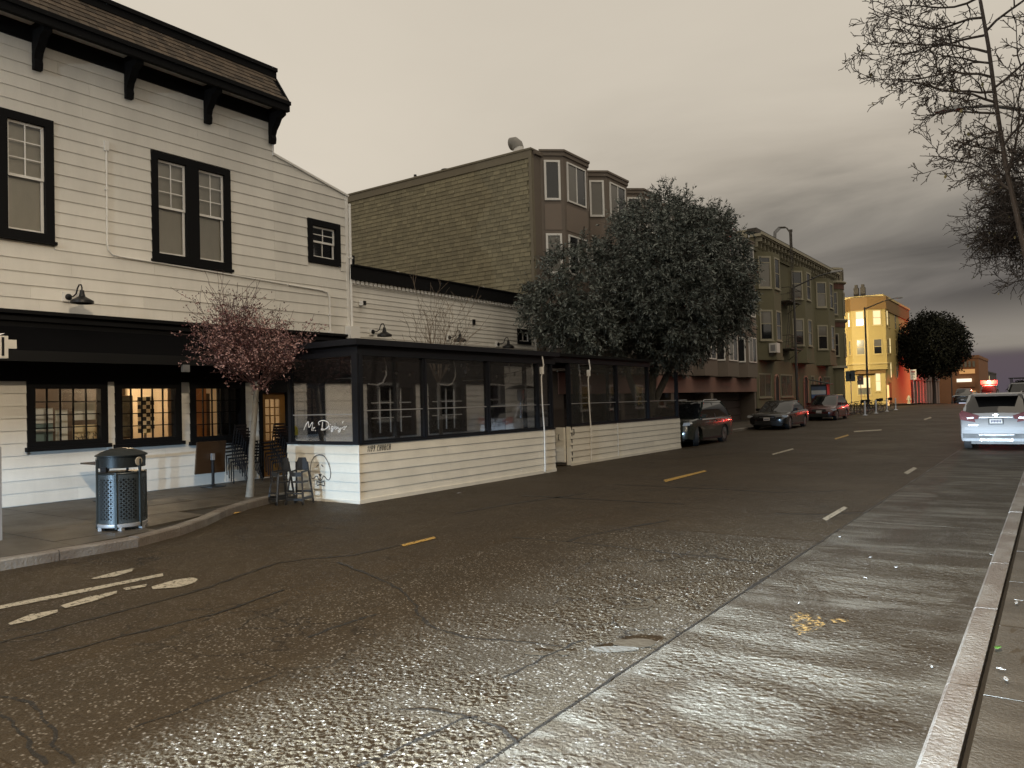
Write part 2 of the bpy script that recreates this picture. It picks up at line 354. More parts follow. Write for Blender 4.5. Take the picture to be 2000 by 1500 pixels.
pth = [(kx(yy), yy) for yy in [-6, -4.0, -2.0, 0, 1.9, 3.0, 4.5, 5.5, 6.3, 7.0, 7.74, 8.5, 9.3, 10.4, 11.5]] + [(-12.75, 11.5+1.9*i) for i in range(1, 33)]
kerbstones(kerb_l, pth, 1, CURB_H)
walk_r = tag(strip('sidewalk_right', mat('joint_dirt', (0.02, 0.017, 0.013), 0.8), -0.42, 14, YS[:13], 0.085), kind='structure')
y = -7.2
while y < 70:
    for xa, xb in ((-0.385, .95), (.95, 2.3)):
        dz = random.uniform(-.002, .003)
        q = [(xa+.008, y+.008), (xb-.008, y+.008), (xb-.008, y+1.512), (xa+.008, y+1.512)]
        vv = [(p[0], p[1], gz(p[1])+CURB_H-.012+dz) for p in q]; vv += [(a, b, c-.04) for a, b, c in vv]
        MB().add(vv, [(0,1,2,3),(7,6,5,4),(0,4,5,1),(1,5,6,2),(2,6,7,3),(3,7,4,0)]).build('paving_slab', WALK, walk_r)
    y += 1.52
kerb_r = tag(strip('kerb_right', mat('joint_dirt', (0.02, 0.017, 0.013), 0.8), -0.50, -0.46, YS[:13], 0.05), kind='structure')
kerbstones(kerb_r, [(-0.57, -7.9+1.85*i) for i in range(42)], -1, CURB_H)
for sd, (xa, xb) in (('sidewalk_far', (-60, -12.75)), ('sidewalk_far_right', (-0.55, 60))):
    o = tag(strip(sd, WALK, xa, xb, [92.8, 98, 106, 115, 125, 150, 200, 300, 420], 0.12), kind='structure')

# ------------------------------------------------------------------ road marks, cracks and repairs (placed on the ground plane)
def G(px, py, z=0.0):
    d = _f + _r2*((px-1000)/1500.0) - _u2*((py-750)/1500.0)
    t = (z-CAM_H)/d.z; return Vector((d.x*t, d.y*t))
def worn(name, c, thr):
    M = bpy.data.materials.new(name); M.use_nodes = True; nt = M.node_tree; b = nt.nodes['Principled BSDF']
    b.inputs['Base Color'].default_value = (*c, 1); b.inputs['Roughness'].default_value = 0.6
    g = nt.nodes.new('ShaderNodeNewGeometry'); n = nt.nodes.new('ShaderNodeTexNoise'); n.inputs['Scale'].default_value = 22; n.inputs['Detail'].default_value = 6; n.inputs['Roughness'].default_value = .7
    nt.links.new(g.outputs['Position'], n.inputs['Vector'])
    r = nt.nodes.new('ShaderNodeMapRange'); nt.links.new(n.outputs[0], r.inputs[0]); r.inputs[1].default_value = thr-.05; r.inputs[2].default_value = thr+.05
    nt.links.new(r.outputs[0], b.inputs['Alpha']); MATS[name] = M; return M
WP = worn('worn_white_paint', (0.29, 0.262, 0.205), .42); YP = worn('worn_yellow_paint', (0.34, 0.21, 0.045), .42); SP = worn('sprayed_utility_paint', (0.30, 0.19, 0.06), .55)
marks = [(WP, [(-30,1190),(120,1160),(318,1121),(319,1126),(120,1167),(-30,1197)]),
 (WP, [(16,1219),(60,1201),(113,1192),(112,1197),(60,1214),(20,1222)]), (WP, [(118,1184),(170,1168),(229,1155),(228,1160),(180,1176),(128,1189)]),
 (WP, [(240,1150),(287,1142),(284,1147),(245,1154)]), (WP, [(296,1147),(340,1134),(375,1129),(387,1132),(380,1139),(350,1148),(298,1152)]),
 (WP, [(178,1131),(225,1118),(262,1111),(258,1117),(225,1127),(184,1132)]),
 (YP, [(783,1065),(848,1049),(852,1052),(789,1068)]), (YP, [(1296,938),(1376,919),(1381,921),(1300,942)]),
 (WP, [(1606,1014),(1648,990),(1656,993),(1614,1018)]), (WP, [(1765,924),(1784,913),(1792,915),(1773,927)]),
 (WP, [(1507,887),(1548,876),(1551,878),(1510,889)]), (YP, [(1630,858),(1656,851),(1658,853),(1632,860)]), (WP, [(1668,845),(1722,842),(1722,844),(1668,847)]),
 (WP, [(1804,824),(1818,820),(1820,822),(1806,826)]),
 (SP, [(1543,1205),(1560,1198),(1600,1206),(1612,1222),(1590,1235),(1560,1243),(1548,1225)]), (SP, [(1620,1212),(1650,1210),(1660,1216),(1630,1220)])]
for i, (mm, q) in enumerate(marks):
    pts = [G(*p) for p in q]; nm = {WP: 'road_marking', YP: 'centre_line_dash', SP: 'utility_mark'}[mm]
    lb = {WP: 'worn white painted bike lane stroke on the asphalt', YP: 'yellow painted dash of the street centre line', SP: 'faded orange spray blotch on the concrete parking lane'}[mm]
    zz = .0105 if mm is SP else .0075
    lb = ('longest white painted stroke of the worn bike marking', 'white painted stroke at the tail of the worn bike marking', 'white painted stroke beside the longest stroke of the bike marking', 'tiny white fleck between strokes of the bike marking', 'rounded white arrow tip of the worn bike marking', 'faint white stroke of the bike marking closest to the litter bin',
      'yellow centre line dash where the long crack ends', 'yellow centre line dash opposite the patio gate', 'white lane dash closest to the orange spray blotch', 'white lane dash between the orange blotch and the white crossover', 'white lane dash opposite the green estate car', 'short yellow dash opposite the maroon hatchback', 'thin white stop line across the far lane', 'small white lane dash before the crossing', 'larger faded orange spray blotch on the concrete parking lane', 'smaller orange spray fleck beside the larger orange blotch')[i]
    o = MB().add([(p.x, p.y, gz(p.y)+zz) for p in pts], [tuple(range(len(pts)))]).build(nm, mm)
    tag(o, lb, 'road marking', {WP: 'white road marks', YP: 'yellow centre line dashes', SP: 'orange spray marks'}[mm])
CRK = mat('crack_tar', (0.006, 0.0045, 0.003), 0.5, bump=0.8, bscale=60)
cracks = [[(0,1255),(120,1225),(300,1178),(400,1150),(540,1100),(600,1092),(690,1085),(790,1063)],
 [(660,1098),(720,1122),(780,1150),(815,1185),(816,1202),(850,1228),(910,1245),(1000,1253),(1110,1264)], [(600,1246),(680,1216),(745,1198)],
 [(250,1425),(330,1398),(420,1365),(560,1312)], [(0,1360),(60,1372),(85,1400),(105,1430),(100,1455),(150,1500)], [(-10,1385),(30,1420),(70,1470),(95,1500)],
 [(1000,1050),(1110,1058),(1130,1050),(1230,1030),(1310,1016)], [(1110,1058),(1300,1080),(1450,1095),(1526,1107)], [(890,1003),(1000,984),(1150,963)],
 [(1200,946),(1400,955),(1520,962),(1660,958)], [(1515,1003),(1600,1005),(1710,1000)], [(1020,968),(1150,975),(1340,985)], [(60,1290),(250,1240),(420,1200),(560,1150)],
 [(1240,900),(1330,894),(1480,880)], [(1560,905),(1640,896)], [(700,1500),(830,1440),(900,1405),(950,1400)], [(780,1385),(900,1395),(980,1425),(1030,1470)], [(1140,1250),(1060,1285),(980,1330)]]
road = bpy.data.objects['road']; CRACKPTS = []
for ci, q in enumerate(cracks):
    pts = []
    for a, b in zip(q, q[1:]):
        A, B = G(*a), G(*b); n = max(3, int((B-A).length/.05)) if (B-A).length < 12 else 80
        n = min(n, 80)
        for k in range(n):
            p = A.lerp(B, k/n); j = Vector((noise.noise((p.x*6, p.y*6, ci)), noise.noise((p.x*6, p.y*6, ci+50))))*.03 + Vector((noise.noise((p.x*25, p.y*25, ci)), noise.noise((p.x*25, p.y*25, ci+9))))*.010
            pts.append(p+j)
    mb = MB(); L_ = []; R_ = []
    for i, p in enumerate(pts):
        d = pts[min(i+1, len(pts)-1)]-pts[max(i-1, 0)]
        if d.length < 1e-6: d = Vector((1, 0))
        d.normalize(); w = 1.9*(.005+.018*abs(noise.noise((p.x*3, p.y*3, ci*3)))+.008*abs(noise.noise((p.x*30, p.y*30, 5))))*min(1.6, max(.6, p.length/9))
        nn = Vector((-d.y, d.x))*w; z = gz(p.y)+.004
        L_.append((p.x+nn.x, p.y+nn.y, z)); R_.append((p.x-nn.x, p.y-nn.y, z))
    N = len(pts); mb.add(L_+R_, [(i, i+1, N+i+1, N+i) for i in range(N-1)])
    mb.build('crack', CRK, road); CRACKPTS += [(p.x, p.y) for p in pts]
mb = MB(); L_ = []; R_ = []; n_ = 420
for i in range(n_):
    yy = 1.5+28.0*(i/n_)**1.6; xc = -2.383+.012*noise.noise((0, yy*2.1, 3))+.008*noise.noise((0, yy*11, 7)); w = .004+.028*max(0, noise.noise((0, yy*1.3, 11)))+.012*abs(noise.noise((0, yy*17, 2)))
    L_.append((xc-w-.004, yy, .0062)); R_.append((xc+w, yy, .0062))
mb.add(L_+R_, [(i, i+1, n_+i+1, n_+i) for i in range(n_-1)]).build('seam_crack', CRK, road)
PATCH = mat('smooth_tar_patch', (0.045, 0.034, 0.021), 0.5, var=.2, bump=.25, bscale=25)
PALEP = mat('pale_mortar_patch', (0.09, 0.085, 0.075), 0.6, var=.15, bump=.4, bscale=30)
def blob(c, a, b, rot, m_, nm, sd, z=.0115):
    v = []
    for k in range(28):
        t = 2*math.pi*k/28; rr = 1+.25*noise.noise((math.cos(t)*1.3, math.sin(t)*1.3, sd*3.1))+.1*noise.noise((math.cos(t)*5, math.sin(t)*5, sd))
        x_, y_ = a*rr*math.cos(t), b*rr*math.sin(t); v.append((c.x+x_*math.cos(rot)-y_*math.sin(rot), c.y+x_*math.sin(rot)+y_*math.cos(rot), z+gz(c.y)))
    return MB().add(v, [tuple(range(28))]).build(nm, m_, road)
blob(G(1240,1258), .17, .10, .6, PATCH, 'tar_patch', 1); blob(G(1200,1270), .19, .06, .6, PALEP, 'mortar_patch', 2, .0105)
blob(G(1045,1280), .08, .03, .3, PATCH, 'tar_patch', 3); blob(G(1100,1280), .04, .03, .3, PATCH, 'tar_patch', 4)
# two worn rings where a core was cut in the road
for cx_, cy_, ra in ((1222, 1178, .20),):
    c = G(cx_, cy_); v = []
    for k in range(32):
        t = 2*math.pi*k/32
        for rr in (ra, ra-.022): v.append((c.x+rr*math.cos(t)*1.25, c.y+rr*math.sin(t), .0090))
    MB().add(v, [(2*k, 2*((k+1) % 32), 2*((k+1) % 32)+1, 2*k+1) for k in range(32)]).build('core_ring', PATCH, road)
# the coarse surface near the viewer: real relief, so that low light catches it
import numpy as np
_rs = np.random.RandomState(5)
def vnoise(X, Y, wx, wy, sd):
    g = np.random.RandomState(sd).rand(256, 256).astype(np.float32); u, v = X/wx, Y/wy; i, j = np.floor(u).astype(int), np.floor(v).astype(int); fu, fv = u-i, v-j; fu = fu*fu*(3-2*fu); fv = fv*fv*(3-2*fv); i &= 255; j &= 255; i1, j1 = (i+1) & 255, (j+1) & 255
    return (g[i, j]*(1-fu)+g[i1, j]*fu)*(1-fv)+(g[i, j1]*(1-fu)+g[i1, j1]*fu)*fv
def relief(name, m_, parent, x0, x1, y0, y1, res, base, fn, carve=()):
    nx, ny = int((x1-x0)/res)+1, int((y1-y0)/res)+1; xs_, ys_ = np.linspace(x0, x1, nx), np.linspace(y0, y1, ny); X, Y = np.meshgrid(xs_, ys_, indexing='ij'); Z = fn(X, Y)
    for (px_, py_) in carve:
        i, j = int(round((px_-x0)/res)), int(round((py_-y0)/res))
        if 2 <= i < nx-2 and 2 <= j < ny-2: Z[i-2:i+3, j-2:j+3] = np.minimum(Z[i-2:i+3, j-2:j+3], 0.0)
    ed = np.minimum(np.minimum(X-x0+.02, x1-X+.02 if x1 > -3 else (x1-X)*1.0+.02), np.minimum((Y-y0), (y1-Y)*.25)); Z = Z*np.clip(ed/.15, .12, 1)+base
    co = np.stack([X, Y, Z], -1).reshape(-1, 3).astype(np.float32); ii, jj = np.meshgrid(np.arange(nx-1), np.arange(ny-1), indexing='ij'); a = (ii*ny+jj).ravel(); fc = np.stack([a, a+ny, a+ny+1, a+1], -1).astype(np.int32)
    me = bpy.data.meshes.new(name); me.vertices.add(len(co)); me.vertices.foreach_set('co', co.ravel()); me.loops.add(fc.size); me.loops.foreach_set('vertex_index', fc.ravel()); me.polygons.add(len(fc)); me.polygons.foreach_set('loop_start', np.arange(0, fc.size, 4, dtype=np.int32)); me.update(calc_edges=True); me.validate()
    o = link(name, me, m_, parent); o['kind'] = 'stuff'; return o
def asph_h(X, Y):
    h = .50*vnoise(X, Y, .027, .025, 1)+.85*vnoise(X+3, Y, .0155, .0150, 2)+.14*vnoise(X, Y+5, .23, .23, 3); worn_ = np.clip((vnoise(X, Y, .42, .42, 4)*.6+vnoise(X, Y, 1.3, 1.3, 5)*.6-.33)/.25, .25, 1)
    return np.clip((h-.58)*.0078, 0, None)*worn_
def conc_h(X, Y):
    return np.clip((.55*vnoise(X, Y, .042, .026, 6)+.75*vnoise(X, Y, .022, .017, 7)+.14*vnoise(X, Y, .5, .16, 8)-.42)*.0040, 0, None)*(.45+.8*vnoise(X, Y, .7, .35, 9))
relief('aggregate_relief', ASPH2, road, -5.8, -2.40, 1.75, 9.8, .0076, .0022, asph_h, CRACKPTS)
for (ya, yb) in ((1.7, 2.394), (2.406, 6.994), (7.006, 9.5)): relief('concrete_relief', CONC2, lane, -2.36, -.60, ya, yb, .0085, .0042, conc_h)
# litter and leaves
def leaf(px, py, c, s, lb, nm, z=.0, g=None):
    p = G(px, py, z); a = random.uniform(0, 6)
    v = []
    for k, (u, w, hh) in enumerate(((-1, 0, .0), (-.3, .38, .012), (.5, .3, .006), (1, 0, .014), (.5, -.3, .01), (-.3, -.38, .004))):
        v.append(((u*math.cos(a)-w*math.sin(a))*s, (u*math.sin(a)+w*math.cos(a))*s, hh*s*14))
    o = MB().add(v+[(q[0], q[1], q[2]+.002) for q in v], [(0,1,2,3,4,5), (11,10,9,8,7,6)]+[(i, (i+1) % 6, 6+(i+1) % 6, 6+i) for i in range(6)]).build(nm, c)
    o.location = (p.x, p.y, z+gz(p.y)+.009); return tag(o, lb, nm.split('_')[-1] if nm != 'paper_scrap' else 'litter', g)
LY = mat('dry_leaf', (0.45, 0.27, 0.07), .7, vscale=30); LG = mat('green_leaf', (0.07, 0.20, 0.03), .6, vscale=30); PPR = mat('paper', (0.22, 0.21, 0.20), .8, vscale=30)
leaf(1932,1139, LY, .05, 'yellow fallen leaf in the gutter against the kerb', 'fallen_leaf'); leaf(1949,1268, LG, .045, 'green leaf in the seam behind the kerb', 'fallen_leaf', CURB_H)
leaf(460,1004, LY, .10, 'large pale dry leaf by the kerb curve near the thin tree', 'fallen_leaf', 0.0)
for p_ in ((897,964),(1077,919),(1003,929),(1290,884),(1270,888),(1072,925)): leaf(*p_, PPR, .05, 'small white paper scrap on the road beside the patio wall', 'paper_scrap', 0, 'paper scraps along the patio')
for p_ in ((1850,1375),(1820,1305),(1936,1085),(1700,1090),(1690,1130),(1560,1180),(1750,1110),(1640,1050)): leaf(*p_, PPR, .018, 'tiny pale scrap on the concrete parking lane', 'paper_scrap', .004, 'scraps on the parking lane')
for p_ in ((1990,1175),(1985,1180),(1955,1310),(1965,1330)): leaf(*p_, PPR, .03, 'small pale scrap on the sidewalk beside the kerb seam', 'paper_scrap', CURB_H, 'scraps on the sidewalk')

# ------------------------------------------------------------------ building helpers
WHITE = mat('white_paint', (0.66, 0.635, 0.58), .6, var=.11, vscale=1.3, bump=.2, bscale=60, var2=.06, stretch=(1.2, 1.2, .35))
TRIMW = mat('white_trim', (0.72, 0.70, 0.66), .5, var=.05)
BLACK = mat('black_paint', (0.0045, 0.0045, 0.005), .75, var=.2, vscale=8, bump=.1, spec=.15)
BLKM = mat('black_metal', (0.008, 0.008, 0.009), .42, var=.1, spec=.3)
GLASS = glass('window_glass', refl=1.0)
def clip_line(poly, a, b):
    """keep what lies below the line a-b in (y,z)"""
    out = []
    def side(p): return (b[0]-a[0])*(p[1]-a[1])-(b[1]-a[1])*(p[0]-a[0])
    for i, p in enumerate(poly):
        q = poly[(i+1) % len(poly)]; s, t = side(p), side(q)
        if s <= 0: out.append(p)
        if (s < 0 < t) or (t < 0 < s):
            k = s/(s-t); out.append((p[0]+(q[0]-p[0])*k, p[1]+(q[1]-p[1])*k))
    return out
def siding(parent, X, y0, y1, z0, z1, pitch, holes=(), line=None, m=None, sgn=1, name='board', axis='x', maxlen=3.7):
    """lapped boards, each a piece of its own; wall plane at X facing +x (or, axis 'y', at Y facing -y)"""
    z = z0
    while z < z1-.02:
        zt = min(z+pitch, z1)
        seg = [(y0, y1)]
        for (a, b, c, d) in holes:
            if d-z > pitch*.35 and zt-c > pitch*.35:
                ns = []
                for s, t in seg:
                    if b <= s or a >= t: ns.append((s, t)); continue
                    if a > s: ns.append((s, a))
                    if b < t: ns.append((b, t))
                seg = ns
        for s, t in seg:
            cuts = [s]
            while t-cuts[-1] > maxlen: cuts.append(cuts[-1]+random.uniform(.55, 1)*maxlen)
            if len(cuts) > 1 and t-cuts[-1] < .3: cuts.pop()
            cuts.append(t)
            for a, b in zip(cuts, cuts[1:]):
                if b-a < .02: continue
                poly = [(a+.001, z+.001), (b-.001, z+.001), (b-.001, zt+.008), (a+.001, zt+.008)]
                if line: poly = clip_line(poly, *line)
                if len(poly) < 3: continue
                fr = []; bk = []; w = random.uniform(-.0015, .0015)
                for p in poly:
                    th = .024+(.006-.024)*(p[1]-z)/pitch + w
                    if axis == 'x': fr.append((X+th, p[0], p[1])); bk.append((X-.004, p[0], p[1]))
                    else: fr.append((p[0], X-th, p[1])); bk.append((p[0], X+.004, p[1]))
                n = len(poly)
                MB().add(fr+bk, [tuple(range(n)), tuple(range(2*n-1, n-1, -1))]+[(i, n+i, n+(i+1) % n, (i+1) % n) for i in range(n)]).build(name, m or WHITE, parent)
        z = zt
def backing(X0, X1, y0, y1, z0, z1, holes):
    ys = sorted(set([y0, y1]+[c for h in holes for c in h[:2] if y0 < c < y1])); zs = sorted(set([z0, z1]+[c for h in holes for c in h[2:] if z0 < c < z1]))
    mb = MB()
    for a, b in zip(ys, ys[1:]):
        run = None
        for c, d in zip(zs, zs[1:]):
            my, mz = (a+b)/2, (c+d)/2
            if any(h[0] < my < h[1] and h[2] < mz < h[3] for h in holes): continue
            mb.box(X0, X1, a, b, c, d)
    return mb
def frame_ring(mb, X0, X1, y0, y1, z0, z1, w, wb=None):
    wb = wb or w
    mb.box(X0, X1, y0, y0+w, z0, z1); mb.box(X0, X1, y1-w, y1, z0, z1); mb.box(X0, X1, y0+w, y1-w, z1-w, z1); mb.box(X0, X1, y0+w, y1-w, z0, z0+wb); return mb
def hung(parent, X, y0, y1, z0, z1, cols=2, rows=3, sash_m=TRIMW, split=.5, shade=None, lower=None):
    """double-hung sash pair in an opening: white sashes, panes, glazing bars, a shade behind"""
    zm = z0+(z1-z0)*split; s = .05
    for k, (a, b, xo, cr) in enumerate(((zm-.02, z1, -.035, (cols, rows)), (z0, zm+.03, -.065, lower or (1, 1)))):
        sa = frame_ring(MB(), X+xo-.03, X+xo, y0, y1, a, b, s).build('sash', sash_m, parent)
        iy0, iy1, iz0, iz1 = y0+s, y1-s, a+s, b-s; c, r = cr
        for i in range(c):
            for j in range(r):
                g0, g1 = iy0+(iy1-iy0)*i/c, iy0+(iy1-iy0)*(i+1)/c; h0, h1 = iz0+(iz1-iz0)*j/r, iz0+(iz1-iz0)*(j+1)/r
                box('pane', GLASS, sa, X+xo-.019, X+xo-.013, g0, g1, h0, h1)
        for i in range(1, c): yy = iy0+(iy1-iy0)*i/c; box('glazing_bar', sash_m, sa, X+xo-.026, X+xo-.004, yy-.011, yy+.011, iz0, iz1)
        for j in range(1, r): zz = iz0+(iz1-iz0)*j/r; box('glazing_bar', sash_m, sa, X+xo-.025, X+xo-.005, iy0, iy1, zz-.011, zz+.011)
    if shade: box('window_shade', shade, parent, X-.16, X-.15, y0, y1, z0, z1)

# ------------------------------------------------------------------ the restaurant: tall front with mansard
rb = thing('restaurant_building', 'white clapboard corner building with black mansard cornice and lit ground floor windows', 'building', (FX, 2, 0))
rbm = Matrix.Translation((FX, 2, 0)).inverted()
class Sub:
    """collects world-space parts under a thing whose empty stands away from the origin"""
    pass
def adopt(root):
    inv = root.matrix_basis.inverted()
    for ch in root.children: ch.matrix_parent_inverse = inv
SHADE = mat('window_shade_cloth', (0.46, 0.44, 0.38), .8, var=.08, vscale=6, stretch=(1, 1, .3))
uw = [(5.05, 6.95, 5.05, 7.42), (8.90, 10.82, 5.01, 7.37), (13.08, 14.18, 5.54, 6.68)]
gw = [(6.43, 7.91, 1.16, 2.42), (8.06, 9.50, 1.12, 2.42), (9.71, 11.12, 1.08, 2.42), (11.50, 12.42, .14, 2.42)]
low_more = [(12.95, 13.55, .14, 2.42)]
holes = uw+gw+low_more
line = ((12.06, 8.04), (14.46, 7.49))
bk = backing(FX-.14, FX-.012, 2.0, 12.06, .0, 10.0, holes); bk.build('wall', WHITE, rb)
b2 = backing(FX-.14, FX-.012, 12.06, 14.46, .0, 7.49, holes)
b2.prism([(12.06, 7.49), (14.46, 7.49), (12.06, 8.04)], .128, (FX-.14, 0, 0), (0,1,0), (0,0,1), (1,0,0)).build('wall', WHITE, rb)
siding(rb, FX, 2.0, 12.05, 3.72, 8.86, .245, uw); siding(rb, FX, 12.05, 14.44, 3.72, 8.2, .245, uw, line)
siding(rb, FX, 2.0, 14.44, .14, 2.42, .228, gw+low_more)
box('corner_board', TRIMW, rb, FX-.02, FX+.035, 14.38, 14.47, 2.42, 7.50)
box('corner_board', TRIMW, rb, FX-.02, FX+.035, 12.035, 12.07, 8.03, 8.84)
MB().bar((FX+.01, 12.04, 8.07), (FX+.01, 14.5, 7.52), .10, .05).build('rake_board', TRIMW, rb)
# body of the house behind the front
MB().box(-24, FX-.14, 12.2, 14.46, 2.95, 7.40).build('side_wall', WHITE, rb)
box('rear_wall', WHITE, rb, -24, -23.9, 2.0, 12.2, 0.0, 9.9); box('side_wall', WHITE, rb, -23.9, FX-.14, 12.1, 12.2, 2.95, 9.9); box('side_wall', WHITE, rb, -23.9, FX-.14, 2.0, 2.1, 0, 9.9)
box('roof', mat('roof_felt', (0.05, 0.045, 0.04), .8), rb, -24, -15.7, 2.0, 12.2, 9.9, 9.98)
# upper windows
for (a, b, c, d) in uw[:2]:
    fr = frame_ring(MB(), FX-.13, FX+.045, a, b, c, d, .15, .17); mid = (a+b)/2; fr.box(FX-.13, FX+.044, mid-.15, mid+.15, c+.17, d-.15); fr.build('window_frame', BLACK, rb)
    box('window_sill', BLACK, rb, FX, FX+.085, a-.03, b+.03, c-.03, c+.03)
    hung(rb, FX, a+.15, mid-.15, c+.17, d-.15, 2, 3, shade=SHADE); hung(rb, FX, mid+.15, b-.15, c+.17, d-.15, 2, 3, shade=SHADE)
a, b, c, d = uw[2]
frame_ring(MB(), FX-.13, FX+.045, a, b, c, d, .16).build('window_frame', BLACK, rb); hung(rb, FX, a+.16, b-.16, c+.16, d-.16, 2, 2, lower=(2, 1), shade=mat('dim_room', (0.05, 0.048, 0.045), .9))
# cornice and mansard
Y0, Y1 = 2.0, 12.08
box('frieze', BLACK, rb, FX-.01, FX+.05, Y0, Y1, 8.82, 9.13)
box('soffit', TRIMW, rb, FX, -14.98, Y0, Y1, 9.13, 9.16)
box('fascia', BLACK, rb, -15.03, -14.92, Y0, Y1+.02, 8.98, 9.21)
box('crown_moulding', BLACK, rb, -14.93, -14.88, Y0, Y1+.03, 9.13, 9.22)
box('roof_cap', BLACK, rb, -15.75, -15.40, Y0, Y1+.02, 9.93, 10.16); box('roof_cap', BLACK, rb, -15.42, -15.36, Y0, Y1+.03, 10.08, 10.17)
slope0, slope1 = Vector((-14.93, 0, 9.21)), Vector((-15.46, 0, 9.95)); sd_ = (slope1-slope0); SL = sd_.length; sd_.normalize(); sn = Vector((-sd_.z, 0, sd_.x))*-1
MB().prism([(-14.95, 9.20), (-15.47, 9.94), (-15.75, 9.94), (-15.75, 9.20)], Y1-Y0-.01, (0, Y0, 0), (1,0,0), (0,0,1), (0,1,0)).build('mansard_deck', BLACK, rb)
MB().prism([(-14.90, 9.18), (-15.43, 9.95), (-15.60, 9.95), (-15.60, 9.18)], .05, (0, Y1-.005, 0), (1,0,0), (0,0,1), (0,1,0)).build('end_board', BLACK, rb)
SHM = mat('roof_shingle', (0.085, 0.062, 0.042), .8, var=.22, vscale=9, bump=.5, bscale=25, var2=.45)
ncs = 6; ph = SL/ncs; shm = []
for wv in (.165, .18, .195):
    mb = MB(); v = []
    for (t, n) in ((0, .030), (0, .0), (ph*1.12, .012), (ph*1.12, 0)):
        for yy in (0.003, wv-.003): q = sd_*t+sn*n; v.append((q.x, yy, q.z))
    mb.add(v, [(0,1,5,4), (2,6,7,3), (0,2,3,1), (4,5,7,6), (0,4,6,2), (1,3,7,5)]); me = bpy.data.meshes.new('shingle'); me.from_pydata(mb.v, [], mb.f); me.materials.append(SHM)
    bmm = bmesh.new(); bmm.from_mesh(me); bmesh.ops.recalc_face_normals(bmm, faces=bmm.faces); bmm.to_mesh(me); bmm.free(); shm.append((wv, me))
for r_ in range(ncs):
    yy = 3.2+random.uniform(0, .1)
    while yy < Y1-.17:
        wv, me = random.choice(shm); o = link('shingle', me, None, rb); q = slope0+sd_*(ph*r_+random.uniform(-.008, .008)); o.location = (q.x, yy, q.z); yy += wv
for yb in (4.80, 6.66, 8.42, 10.24, 12.0):
    pf = [(FX+.02, 8.30), (FX+.12, 8.30), (FX+.14, 8.42), (FX+.12, 8.50), (FX+.17, 8.62), (FX+.28, 8.74), (FX+.36, 8.86), (-15.03, 8.92), (-15.03, 9.12), (FX+.02, 9.12)]
    MB().prism(pf, .15, (0, yb-.075, 0), (1,0,0), (0,0,1), (0,1,0)).build('cornice_bracket', BLACK, rb)
    box('bracket_cap', BLACK, rb, FX+.02, -14.94, yb-.10, yb+.10, 9.04, 9.125)
# sign band, awning over the ground floor
box('sign_band', BLACK, rb, FX-.12, FX+.05, 2.0, 14.44, 2.42, 3.72)
box('band_moulding', BLACK, rb, FX+.05, FX+.11, 2.0, 14.44, 3.53, 3.60); box('band_moulding', BLACK, rb, FX+.05, FX+.14, 2.0, 14.44, 3.66, 3.73)
aw = MB().prism([(FX+.06, 3.42), (FX+.06, 3.30), (FX+.80, 2.86), (FX+.82, 2.93)], 8.9, (0, 3.2, 0), (1,0,0), (0,0,1), (0,1,0)).build('awning', mat('awning_cloth', (0.003, 0.003, 0.0035), .95, var=.1, spec=.05), rb)
MB().box(FX+.79, FX+.84, 3.2, 12.1, 2.74, 2.93).build('awning_bar', mat('awning_bar_metal', (0.006, 0.006, 0.006), .6, spec=.2), aw)
box('crank_bracket', mat('grey_steel', (0.16, 0.16, 0.16), .5), aw, FX+.78, FX+.86, 9.05, 9.20, 2.60, 2.75)
# ground floor windows
for wi, (a, b, c, d) in enumerate(gw[:3]):
    fr = frame_ring(MB(), FX-.13, FX+.05, a, b, c, d, .14, .13).build('window_frame', BLACK, rb)
    box('window_sill', BLACK, fr, FX+.0, FX+.12, a-.04, b+.04, c-.05, c+.03)
    a, b, c, d = a+.14, b-.14, c+.13, d-.14
    for i in range(5):
        for j in range(4): box('pane', GLASS, fr, FX-.062, FX-.056, a+(b-a)*i/5, a+(b-a)*(i+1)/5, c+(d-c)*j/4, c+(d-c)*(j+1)/4)
    for i in range(1, 5): yy = a+(b-a)*i/5; box('glazing_bar', BLACK, fr, FX-.075, FX-.035, yy-.010, yy+.010, c, d)
    for j in range(1, 4): zz = c+(d-c)*j/4; box('glazing_bar', BLACK, fr, FX-.074, FX-.036, a, b, zz-.010, zz+.010)
# door with square panes
OCH = mat('ochre_door', (0.20, 0.095, 0.02), .5, var=.15, vscale=4)
fr = MB(); a, b, c, d = gw[3]; fr.box(FX-.13, FX+.05, a, a+.10, c, d); fr.box(FX-.13, FX+.05, b-.10, b, c, d); fr.box(FX-.13, FX+.05, a+.1, b-.1, d-.24, d); fr.build('door_frame', BLACK, rb)
dr = backing(FX-.10, FX-.055, a+.10, b-.10, c+.02, d-.24, [(11.74, 12.17, 1.02, 2.02)]).build('door', OCH, rb)
for i in range(3):
    for j in range(5): box('pane', GLASS, dr, FX-.08, FX-.075, 11.74+.43*i/3, 11.74+.43*(i+1)/3, 1.02+.2*j, 1.22+.2*j)
for i in range(1, 3): yy = 11.74+.43*i/3; box('glazing_bar', OCH, dr, FX-.09, FX-.06, yy-.012, yy+.012, 1.02, 2.02)
for j in range(1, 5): box('glazing_bar', OCH, dr, FX-.089, FX-.061, 11.74, 12.17, 1.02+.2*j-.012, 1.02+.2*j+.012)
MB().lathe([(.02, 0), (.03, .02), (.03, .05), (.015, .06)], (FX-.055, 12.24, 1.05), 12, 'x').build('door_knob', mat('brass', (0.5, 0.35, 0.12), .3, 1.0), dr)
# dark service door seen through the patio glass
a, b, c, d = low_more[0]; box('service_door', mat('navy_door', (0.012, 0.014, 0.022), .45), rb, FX-.10, FX+.02, a, b, c, d)
